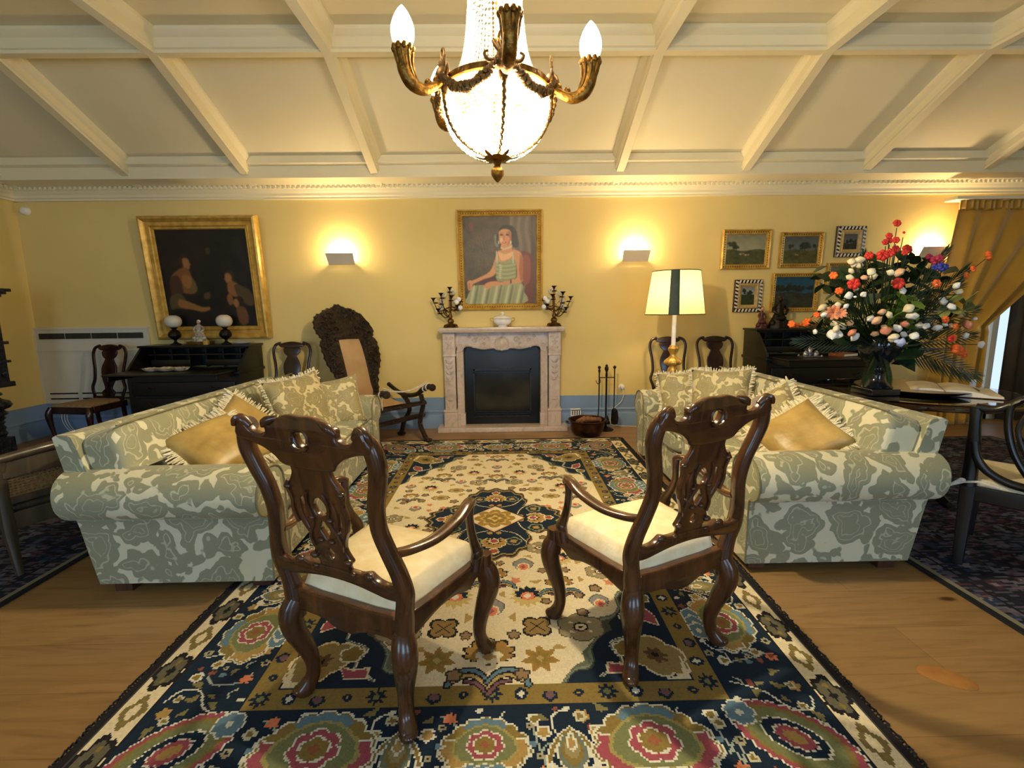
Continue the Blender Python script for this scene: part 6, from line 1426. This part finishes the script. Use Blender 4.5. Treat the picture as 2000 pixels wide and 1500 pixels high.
FL = [('red',-0.261,-0.126,1.873,0.011),('red',-0.438,-0.294,1.771,0.009),('red',-0.427,-0.257,1.739,0.009),('red',-0.321,-0.206,1.758,0.01),('red',-0.331,-0.167,1.761,0.009),('red',-0.532,-0.272,1.657,0.012),('red',-0.481,-0.317,1.654,0.016),('red',-0.442,-0.324,1.668,0.012),('red',-0.329,-0.221,1.701,0.011),('red',-0.205,-0.161,1.707,0.014),('red',-0.297,-0.255,1.675,0.009),('red',-0.694,-0.386,1.483,0.016),('red',-0.423,-0.387,1.483,0.016),('magenta',-0.054,-0.159,1.655,0.011),('magenta',-0.085,-0.24,1.625,0.014),('magenta',-0.151,-0.34,1.63,0.011),('blue',-0.058,-0.258,1.586,0.014),('blue',-0.175,-0.339,1.577,0.009),('blue',-0.048,-0.278,1.587,0.008),('orange',-0.128,-0.318,1.483,0.012),('orange',-0.769,-0.31,1.537,0.011),('orange',-0.692,-0.262,1.446,0.011),('orange',0.493,0.0,1.676,0.015),('orange',0.232,-0.168,1.578,0.01),('orange',0.198,-0.165,1.537,0.01),('orange',-0.757,0.1,1.231,0.012),('orange',-0.645,0.1,1.24,0.015),('orange',-0.815,-0.253,1.299,0.009),('orange',-0.058,-0.331,1.262,0.011),('orange',0.094,-0.245,1.214,0.01),('orange',0.12,-0.245,1.07,0.016),('orange',0.337,-0.083,1.02,0.013),('orange',0.254,-0.136,1.046,0.015),('orange',0.139,-0.203,1.073,0.012),('orange',0.057,-0.281,1.145,0.011),('peachopen',-0.747,-0.308,1.311,0.02),('peachopen',-0.741,-0.363,1.308,0.014),('cream',-0.699,-0.355,1.614,0.012),('cream',-0.583,-0.267,1.633,0.015),('cream',-0.679,-0.352,1.593,0.01),('cream',-0.552,-0.221,1.603,0.012),('cream',-0.618,-0.249,1.567,0.011),('cream',-0.632,-0.433,1.547,0.013),('cream',-0.518,-0.304,1.528,0.013),('cream',-0.707,-0.366,1.52,0.013),('peach',-0.582,-0.314,1.522,0.011),('peach',-0.37,-0.314,1.55,0.017),('cream',-0.52,-0.438,1.542,0.011),('white',-0.363,-0.348,1.439,0.013),('white',-0.676,-0.328,1.415,0.013),('white',-0.545,-0.271,1.422,0.01),('white',-0.684,-0.392,1.405,0.005),('cream',-0.756,-0.216,1.343,0.015),('white',-0.818,-0.325,1.3,0.011),('cream',-0.731,-0.315,1.358,0.011),('white',-0.709,-0.36,1.351,0.01),('cream',-0.653,-0.19,1.241,0.014),('cream',-0.674,-0.239,1.21,0.014),('cream',-0.565,-0.143,1.222,0.015),('white',-0.678,-0.216,1.174,0.019),('white',-0.639,-0.218,1.173,0.015),('peach',-0.597,-0.254,1.245,0.011),('peachd',-0.636,-0.33,1.188,0.015),('white',-0.588,-0.295,1.16,0.016),('white',-0.467,-0.247,1.272,0.014),('peach',-0.509,-0.354,1.262,0.016),('peach',-0.458,-0.326,1.314,0.012),('cream',-0.421,-0.337,1.295,0.013),('peach',-0.45,-0.276,1.177,0.013),('peachd',-0.436,-0.342,1.199,0.016),('peach',-0.438,-0.333,1.217,0.013),('white',-0.336,-0.308,1.212,0.015),('peachd',-0.302,-0.318,1.237,0.015),('cream',-0.398,-0.362,1.162,0.016),('white',-0.25,-0.257,1.17,0.011),('lilac',-0.36,-0.375,1.128,0.016),('lilac',-0.385,-0.374,1.137,0.009),('white',-0.284,-0.377,1.167,0.014),('white',-0.15,-0.252,1.223,0.014),('white',-0.17,-0.323,1.223,0.013),('white',-0.113,-0.339,1.213,0.014),('white',-0.322,-0.394,1.288,0.016),('white',-0.274,-0.304,1.287,0.009),('cream',-0.354,-0.396,1.334,0.015),('white',-0.044,-0.342,1.34,0.014),('white',-0.017,-0.25,1.375,0.016),('white',-0.008,-0.317,1.467,0.012),('cream',0.066,-0.262,1.431,0.012),('peach',0.133,-0.232,1.294,0.014),('peachd',0.188,-0.222,1.225,0.018),('white',0.279,-0.172,1.259,0.008),('peach',0.13,-0.171,1.217,0.011),('white',-0.031,-0.299,1.23,0.009),('white',0.153,-0.254,1.155,0.012),('red',-0.014,-0.335,1.143,0.01),('white',0.518,0.0,1.077,0.015),('white',-0.8,-0.228,1.192,0.01),('cream',-0.35,-0.291,1.144,0.012),('white',-0.139,-0.321,1.474,0.005),('cream',-0.65,-0.347,1.454,0.009),('red',-0.301,-0.235,1.797,0.004)]
t = thing('flower_bouquet', 'large mixed bouquet of red, orange and white blooms with fern fronds in the urn', 'flowers', (vx, vy, TZ+.35), 0)
ox, oy, oz = 2.78-vx, 3.25-vy, -(TZ+.35)
pc = {'red': ((186, 26, 20), (222, 60, 40)), 'orange': ((226, 84, 24), (244, 122, 44)), 'magenta': ((140, 20, 52), (176, 40, 80)), 'blue': ((34, 40, 120), (60, 70, 170)), 'cream': ((214, 200, 160), (236, 226, 196)), 'white': ((222, 222, 214), (240, 240, 236)),
      'peach': ((222, 170, 128), (236, 196, 160)), 'peachd': ((190, 112, 84), (212, 140, 108)), 'peachopen': ((188, 116, 84), (224, 150, 112)), 'lilac': ((168, 178, 220), (196, 204, 236))}
pm = {k: plain(k+'_petal', srgb(*a), srgb(*b), 30, .55) for k, (a, b) in pc.items()}
gm1 = plain('dark_leaf', srgb(16, 34, 16), srgb(36, 60, 28), 20, .45); gm2 = plain('light_leaf', srgb(70, 100, 30), srgb(116, 140, 52), 20, .5); gm3 = plain('yellow_leaf', srgb(120, 128, 62), srgb(150, 152, 84), 15, .5)
rn = random.Random(12)
stems = MB()
nm = {'red': 'red_bloom', 'orange': 'orange_bloom', 'magenta': 'magenta_bloom', 'blue': 'blue_bloom', 'cream': 'cream_bloom', 'white': 'white_bloom', 'peach': 'peach_bloom', 'peachd': 'coral_bloom', 'peachopen': 'coral_bloom', 'lilac': 'lilac_bloom'}
for (k, x, y, z, r) in FL:
    r *= 2.0
    c = np.array([x+ox, y+oy, z+oz]); m = MB(); d = c-np.array([0, 0, -.05]); d /= np.linalg.norm(d)
    # local frame: bloom opens along d tilted toward the room
    d2 = Vector((d[0]*.7, d[1]*.5-.75, d[2]*.4-.05)).normalized()
    Q = Matrix.Translation(c) @ d2.to_track_quat('Z', 'Y').to_matrix().to_4x4() @ Matrix.Rotation(rn.uniform(0, 6), 4, 'Z')
    if k in ('red', 'orange', 'magenta', 'blue'):
        for ring, (n, tilt, s) in enumerate(((6, .62, 1.0), (5, .35, .8), (3, .12, .55))):
            for q in range(n):
                a = q*2*PI/n+ring*.5
                m.sphere((r*tilt*math.cos(a), r*tilt*math.sin(a), -r*.25*tilt), r*.52*s, 8, M=Q, sc=(1, 1, 1.05))
    elif k == 'peachopen':
        for q in range(9):
            a = q*2*PI/9; M2 = Q @ Matrix.Rotation(a, 4, 'Z') @ Matrix.Rotation(R(55), 4, 'Y')
            m.sphere((0, 0, r*.75), r*.42, 8, M=M2, sc=(.35, .75, 1.7))
    else:   # papery pods: a pointed, ribbed heart
        Q2 = Matrix.Translation(c) @ Euler((rn.uniform(-.5, .5)+PI/2*rn.choice((.6, 1, 1.4)), rn.uniform(-1.2, 1.2), rn.uniform(0, 6))).to_matrix().to_4x4()
        m.lathe([(r*.05, -r*.95), (r*.45, -r*.75), (r*.85, -r*.2), (r*.88, r*.15), (r*.6, r*.6), (r*.25, r*.9), (0, r*1.15)], (0, 0, 0), 15, M=Q2, flute=.10, nf=5, sy=.72, smooth=2)
    m.build(nm[k], pm[k], t, ang=80)
    stems.sweep([(0, 0, -.05, .004), tuple(c*.5+np.array([0, 0, -.04+.05*abs(c[0])]))+(.003,), tuple(c*.96)+(.0025,)], n=5, res=3)
stems.build('stems', gm1, t)
def frond(mb, root, tip, L, wdt, n=22, droop=.0):
    root, tip = np.array(root), np.array(tip); ax = tip-root; side = np.cross(ax, (0, 1, 0)); side /= np.linalg.norm(side)+1e-9
    P = lambda s: root+ax*s+np.array([0, 0, -droop*s*s])
    mb.sweep([tuple(P(s))+(.003*(1-s*.7),) for s in (0, .3, .6, 1)], n=5, res=3)
    for i in range(n):
        s = .15+.85*i/n; w2 = wdt*math.sin(PI*(s*.85+.12))
        for sg in (-1, 1):
            p = P(s); q = P(min(1.05, s+.16))+side*sg*w2+np.array([0, -.01, -.2*w2]); nd = np.array([0, .0035, 0])
            mid = (p+q)/2; w3 = (q-p); w3n = np.cross(w3, (0, 1, 0)); w3n = w3n/(np.linalg.norm(w3n)+1e-9)*.0045
            mb.add([p-nd, mid+w3n, q, mid-w3n, p+nd, mid+w3n+nd*.5, q+nd*.3, mid-w3n+nd*.5], [(0, 1, 2, 3), (4, 7, 6, 5), (0, 4, 5, 1), (1, 5, 6, 2), (2, 6, 7, 3), (3, 7, 4, 0)])
for (tx, ty, tz, w2, dr) in ((.60, -.12, -.10, .09, .12), (.50, -.15, -.06, .08, .16), (-.36, .0, .46, .07, .0), (-.42, -.05, .30, .07, .02), (-.50, .0, .18, .07, .04), (.52, .0, .42, .08, .02), (.60, -.05, .28, .08, .05), (.45, -.1, .50, .07, .0), (-.25, -.2, -.16, .06, .08), (-.12, -.25, -.18, .06, .05), (.66, .0, .10, .08, .05), (.30, -.1, .62, .06, 0), (-.1, .1, .62, .05, 0), (-.55, .1, .05, .07, .03), (.2, -.25, .3, .09, .02)):
    m = MB(); frond(m, (0, 0, -.02), (tx, ty, tz), 1, w2, 20, dr); m.build('fern_frond', gm1, t, ang=30, weld=False)
def leafset(n, box_, s, mat, name):
    m = MB()
    for k in range(n):
        c = np.array([rn.uniform(*box_[0]), rn.uniform(*box_[1]), rn.uniform(*box_[2])]); e = Euler((rn.uniform(-1, 1), rn.uniform(-1, 1), rn.uniform(0, 6))).to_matrix().to_4x4()
        M2 = Matrix.Translation(c) @ e; r = s*rn.uniform(.7, 1.3)
        m.plate([(0, -r), (r*.45, -r*.5), (r*.55, 0), (r*.3, r*.6), (0, r*1.15), (-r*.3, r*.6), (-r*.55, 0), (-r*.45, -r*.5)], [], .002, .0005, lambda u, v, q: (u, v, q+.25*abs(u)), M=M2, res=1)
    o = m.build(name, mat, t, ang=30, weld=False); tag(o, kind='stuff')
leafset(170, ((-.34, .46), (-.10, .22), (.02, .48)), .055, gm1, 'dark_foliage')
leafset(40, ((-.18, .24), (-.08, .12), (.42, .60)), .05, gm1, 'upper_foliage')
leafset(46, ((-.14, .06), (-.26, -.12), (.10, .32)), .038, gm2, 'light_foliage')
leafset(12, ((.20, .42), (-.26, -.16), (.16, .30)), .055, gm3, 'yellow_leaves')
leafset(26, ((-.46, -.30), (-.1, .08), (.05, .52)), .05, gm1, 'side_foliage')
leafset(9, ((.04, .22), (-.14, -.02), (-.14, .02)), .07, gm1, 'hanging_leaves')

t = thing('open_book', 'large open guest book lying on the round table', 'book', (3.07, 3.27, TZ+.0005), R(-36)); t.scale = (.84, .84, .84)
def page(sg):
    top = lambda u: .020+.040*math.sin(PI*min(1, u*1.1+.14))**.8*(1-u*.5)
    m = MB(); n = 14
    ring = [(sg*(.004+i/(n-1)*.335), top(i/(n-1))) for i in range(n)]+[(sg*.339, .005), (sg*.004, .005)]
    m.loft([[(x, y, z) for x, z in ring] for y in (-.24, .24)])
    m.build('pages', MAT['page'], t, ang=50)
page(-1); page(1)
m = MB(); m.rbox((0, 0, .0025), (.70, .50, .005), .001); m.build('cover', plain('brown_cover', srgb(74, 44, 26), None, 20, .6), t)
m = MB(); m.box((0, 0, .03), (.055, .004, .06)); o = m.build('white_card', MAT['porcelain']); o.location = (3.45, 3.42, TZ); o.rotation_euler = (0, 0, R(10)); tag(o, 'little white card standing at the right edge of the round table', 'card')

# ------------------------------------------------------------ curtain at the french window
def curtain_mat():
    m, nt, bs = newmat('gold_curtain'); v = coords(nt); n = noise(nt, v, 3, 3)
    nt.links.new(ramp(nt, n.outputs[0], [(.3, srgb(176, 130, 40)), (.7, srgb(196, 150, 52))]), bs.inputs['Base Color']); bs.inputs['Roughness'].default_value = .36; bs.inputs['Sheen Weight'].default_value = .4; return m
MAT['curtain'] = curtain_mat()
t = thing('gold_curtain', 'gold taffeta curtain gathered back at the window right of the pictures', 'curtain', (5.2, WY-.17, 0))
def cur(u, v):
    z = 2.42*(1-v); x0 = -.30-.04*math.sin(v*2); 
    # right edge swept back to the left towards the tie height
    e = 1.30-1.12*min(1, max(0, (v-.02)/.52))**1.15 if v < .54 else .18+.04*(v-.54)
    if v > .54: e = .20+.02*(v-.54)
    x = x0-.06*min(1, v*2)+(e-x0)*u
    amp = .048*(.5+.5*min(1, v*4)); y = amp*math.sin(u*31+1.2*math.sin(v*3)+2*math.sin(u*5))+.022*math.sin(u*13+v*3)-.04*math.sin(PI*v)
    return (x, y-.03, max(.01, z))
m = MB(); m.grid(cur, 150, 40); co_ = m.build('drape', MAT['curtain'], t, ang=80); sol = co_.modifiers.new('thickness', 'SOLIDIFY'); sol.thickness = .004
m = MB(); m.grid(lambda u, v: (-.32+1.9*u, .022*math.sin(u*190)+.008*math.sin(u*71)-.06, 2.355+.10*v+.008*math.sin(u*120)), 420, 5); hd_ = m.build('gathered_heading', MAT['curtain'], t, ang=80); sol = hd_.modifiers.new('thickness', 'SOLIDIFY'); sol.thickness = .004
m = MB(); m.rbox((.65, -.02, 2.47), (2.1, .16, .035), .006); m.build('pelmet_board', MAT['ceil'], t)
t = thing('dark_curtain', 'dark lined curtain hanging at the far right edge of the back wall', 'curtain', (6.1, WY-.055, 0))
m = MB(); m.grid(lambda u, v: (-.33+.78*u, .025*math.sin(u*30), 2.40*v+.01), 80, 3); q = m.build('drape', plain('dark_lining', srgb(52, 44, 28), srgb(64, 54, 34), 5, .7), t, ang=80); sol = q.modifiers.new('thickness', 'SOLIDIFY'); sol.thickness = .004
# ------------------------------------------------------------ chandelier
CX, CY_, = -.02, 2.20
t = thing('chandelier', 'crystal basket chandelier with five gilt horn arms hanging from the ceiling', 'chandelier', (CX, CY_, 0))
BR = plain('gilt_bronze', srgb(84, 56, 20), srgb(156, 112, 40), 40, .34, .8, bmp=.6, bscale=70, bdist=.005)
MAT['flame'] = emis('flame_glow', (1.0, .90, .70, 1), 14)
cm, nt, bs = newmat('crystal'); bs.inputs['Base Color'].default_value = (.95, .93, .88, 1); bs.inputs['Roughness'].default_value = .08
tb = nt.nodes.new('ShaderNodeBsdfTranslucent'); tb.inputs[0].default_value = (.98, .96, .90, 1); mx = nt.nodes.new('ShaderNodeMixShader'); mx.inputs[0].default_value = .65
nt.links.new(bs.outputs[0], mx.inputs[1]); nt.links.new(tb.outputs[0], mx.inputs[2]); nt.links.new(mx.outputs[0], nt.nodes['Material Output'].inputs[0]); tp = nt.nodes.new('ShaderNodeBsdfTransparent'); mx2 = nt.nodes.new('ShaderNodeMixShader'); mx2.inputs[0].default_value = .68; nt.links.new(mx.outputs[0], mx2.inputs[1]); nt.links.new(tp.outputs[0], mx2.inputs[2]); nt.links.new(mx2.outputs[0], nt.nodes['Material Output'].inputs[0]); MAT['crystal'] = cm
def octa(mb, c, rx, rz):
    x, y, z = c; mb.add([(x+rx, y, z), (x, y+rx, z), (x-rx, y, z), (x, y-rx, z), (x, y, z+rz), (x, y, z-rz)], [(0, 1, 4), (1, 2, 4), (2, 3, 4), (3, 0, 4), (1, 0, 5), (2, 1, 5), (3, 2, 5), (0, 3, 5)])
RB = .215
bas = [(RB, 2.265), (.222, 2.23), (.220, 2.19), (.212, 2.15), (.196, 2.11), (.172, 2.075), (.138, 2.045), (.095, 2.022), (.045, 2.008)]
Bc = catmull(bas, 3)
m = MB()
L = 0
for i in range(len(Bc)):
    r, z = Bc[i]; n = max(8, int(2*PI*r/.017))
    for k in range(n):
        a = 2*PI*(k+.5*(i % 2))/n; octa(m, (r*math.cos(a), r*math.sin(a), z+.003*math.sin(k*2.1)), .0095, .0085)
m.build('crystal_basket', cm, t, ang=10, weld=False)
m = MB()
top = [(.205, 2.275), (.165, 2.33), (.138, 2.40), (.122, 2.48), (.112, 2.58), (.10, 2.72), (.085, 2.86)]
Tc = catmull(top, 5)
for k in range(52):
    a = 2*PI*k/52
    for i, (r, z) in enumerate(Tc):
        octa(m, (r*math.cos(a), r*math.sin(a), z), .0065, .009)
m.build('crystal_strands', cm, t, ang=10, weld=False)
m = MB(); m.lathe([(.222, 2.26), (.230, 2.265), (.232, 2.285), (.222, 2.292), (.212, 2.285), (.212, 2.265)], seg=48); m.lathe([(.09, 2.85), (.10, 2.87), (.095, 2.90), (.06, 2.93), (.03, 2.95)], seg=24, flute=.05, nf=12)
m.lathe([(.012, 2.05), (.012, 2.95)], seg=8)
m.build('ring_frame', BR, t)
m = MB()
for i in range(14): 
    ph = PI/2*(i % 2); cz = 2.97+i*.036
    m.sweep([(.010*math.cos(a)*math.cos(ph), .010*math.cos(a)*math.sin(ph), cz+.024*math.sin(a), .0035) for a in np.linspace(0, 2*PI, 8, endpoint=False)], n=5, res=2, closed=True, ref=(math.sin(ph), -math.cos(ph), 0))
m.lathe([(.012, 3.42), (.05, 3.425), (.06, 3.438), (.06, 3.445)], seg=20)
m.build('chain', BR, t)
m = MB(); m.lathe([(.055, 2.012), (.06, 2.004), (.045, 1.996), (.02, 1.99), (.012, 1.975), (.018, 1.968), (.026, 1.955), (.026, 1.935), (.016, 1.918), (.004, 1.905)], seg=20, flute=.05, nf=8)
for k in range(6):
    a = k*PI/3; m.sweep([(.05*math.cos(a), .05*math.sin(a), 2.0, .008, .003), (.08*math.cos(a), .08*math.sin(a), 2.006, .010, .003), (.10*math.cos(a), .10*math.sin(a), 2.015, .002, .002)], n=6, res=3, ref=(-math.sin(a), math.cos(a), 0))
m.build('finial', BR, t)
angs = [R(a) for a in (-82, -10, 62, 134, 206)]
for a in angs:
    ca, sa = math.cos(a), math.sin(a); S = lambda r, z, s=0: (r*ca-s*sa, r*sa+s*ca, z); tg = (-sa, ca, 0)
    m = MB()
    m.sweep([S(.225, 2.275)+(.016,), S(.27, 2.245)+(.018,), S(.32, 2.222)+(.022,), S(.365, 2.235)+(.026,), S(.39, 2.275)+(.028,), S(.395, 2.32)+(.031,), S(.395, 2.35)+(.038,), S(.395, 2.36)+(.032,)], n=14, res=5, ref=tg)
    for q in range(10):   # fluted horn lip
        b = q*2*PI/10; m.sphere((.395*ca+.036*math.cos(b), .395*sa+.036*math.sin(b), 2.354), .012, 7, sc=(1, 1, 1.2))
    for rr_, zz, s in ((.30, 2.25, .016), (.262, 2.268, .018), (.375, 2.225, .010), (.405, 2.29, .008)): m.sphere(S(rr_, zz), s, 8)
    for q in range(8):
        b = q*2*PI/8; m.sweep([(S(.345, 2.225)[0]+.022*math.cos(b)*.6, S(.345, 2.225)[1]+.022*math.sin(b)*.6, 2.225+.01*math.sin(b), .004), (.385*ca+.026*math.cos(b), .385*sa+.026*math.sin(b), 2.285, .0055), (.395*ca+.036*math.cos(b), .395*sa+.036*math.sin(b), 2.345, .006)], n=5, res=4)
    arm = m.build('arm', MAT['gold'] if False else BR, t)
    # mask ornament with leaves where the arm meets the ring
    o = MB(); o.sphere(S(.235, 2.285), .034, 12, sc=(1, 1, 1.2)); o.sphere(S(.225, 2.245), .022, 10, sc=(1, 1, 1.4))
    for q in range(7):
        b = -1.3+q*2.6/6; o.sweep([S(.235, 2.30)+(.006, .004), S(.238, 2.325+.01*math.cos(b), .028*math.sin(b))+(.009, .004), S(.24, 2.345+.014*math.cos(b), .046*math.sin(b))+(.003, .002)], n=6, res=3, ref=tg)
    o.sweep([S(.235, 2.33, .018*math.cos(b))[:2]+(2.365+.024*math.sin(b), .005) for b in np.linspace(0, 2*PI, 10, endpoint=False)], n=6, res=2, closed=True, ref=(ca, sa, 0))
    for sg in (-1, 1): o.sweep([S(.235, 2.285, sg*.03)+(.008,), S(.24, 2.28, sg*.06)+(.008,), S(.245, 2.30, sg*.075)+(.006,), S(.24, 2.312, sg*.062)+(.004,)], n=6, res=3, ref=(ca, sa, 0))
    o.build('ornament', MAT['gold_dk'], t)
    rb_ = MB(); pts = [(.226, 2.25)]+[(r+.012, z) for r, z in bas[1:]]
    for i, (r, z) in enumerate(catmull(pts, 5)):
        w2 = .010*(1-.45*i/45); rb_.sphere(S(r, z, .003*math.sin(i*1.9)), w2, 6, sc=(1, 1, 1.3))
    rb_.build('rib', MAT['gold_dk'], t)
    bl = MB(); bl.lathe([(.022, 2.352), (.036, 2.372), (.045, 2.405), (.043, 2.435), (.030, 2.47), (.014, 2.495), (.002, 2.508)], (.395*ca, .395*sa, 0), 18, smooth=3); bl.build('flame_bulb', MAT['flame'], arm)
    a2 = a+2*PI/5; g = MB()
    for i in range(19):
        s = i/18; b = a+(a2-a)*(.09+.82*s); zz = 2.285-.085*math.sin(PI*s)**.8; rr_ = .245
        for q in range(3): g.sphere((rr_*math.cos(b)+.006*math.cos(q*2.1+i), rr_*math.sin(b)+.006*math.sin(q*2.1+i), zz+.008*math.sin(q*2.1)), .011+.005*math.sin(PI*s), 6)
    g.build('garland', MAT['gold_dk'], t)
# lamps inside the basket and the crown
for k in range(6):
    a = k*PI/3; bl = MB(); bl.sphere((.09*math.cos(a), .09*math.sin(a), 2.17), .024, 10, sc=(1, 1, 1.4)); bl.build('inner_bulb', MAT['flame'], t)
point('chandelier_core', (.05, 0, 2.17), CH_CORE, WARM4, .05, t)
point('chandelier_crown', (.03, 0, 2.55), CH_CROWN, WARM3, .03, t)
for a in angs: point('chandelier_arm_light', (.395*math.cos(a), .395*math.sin(a), 2.56), CH_ARM, WARM3, .04, t)
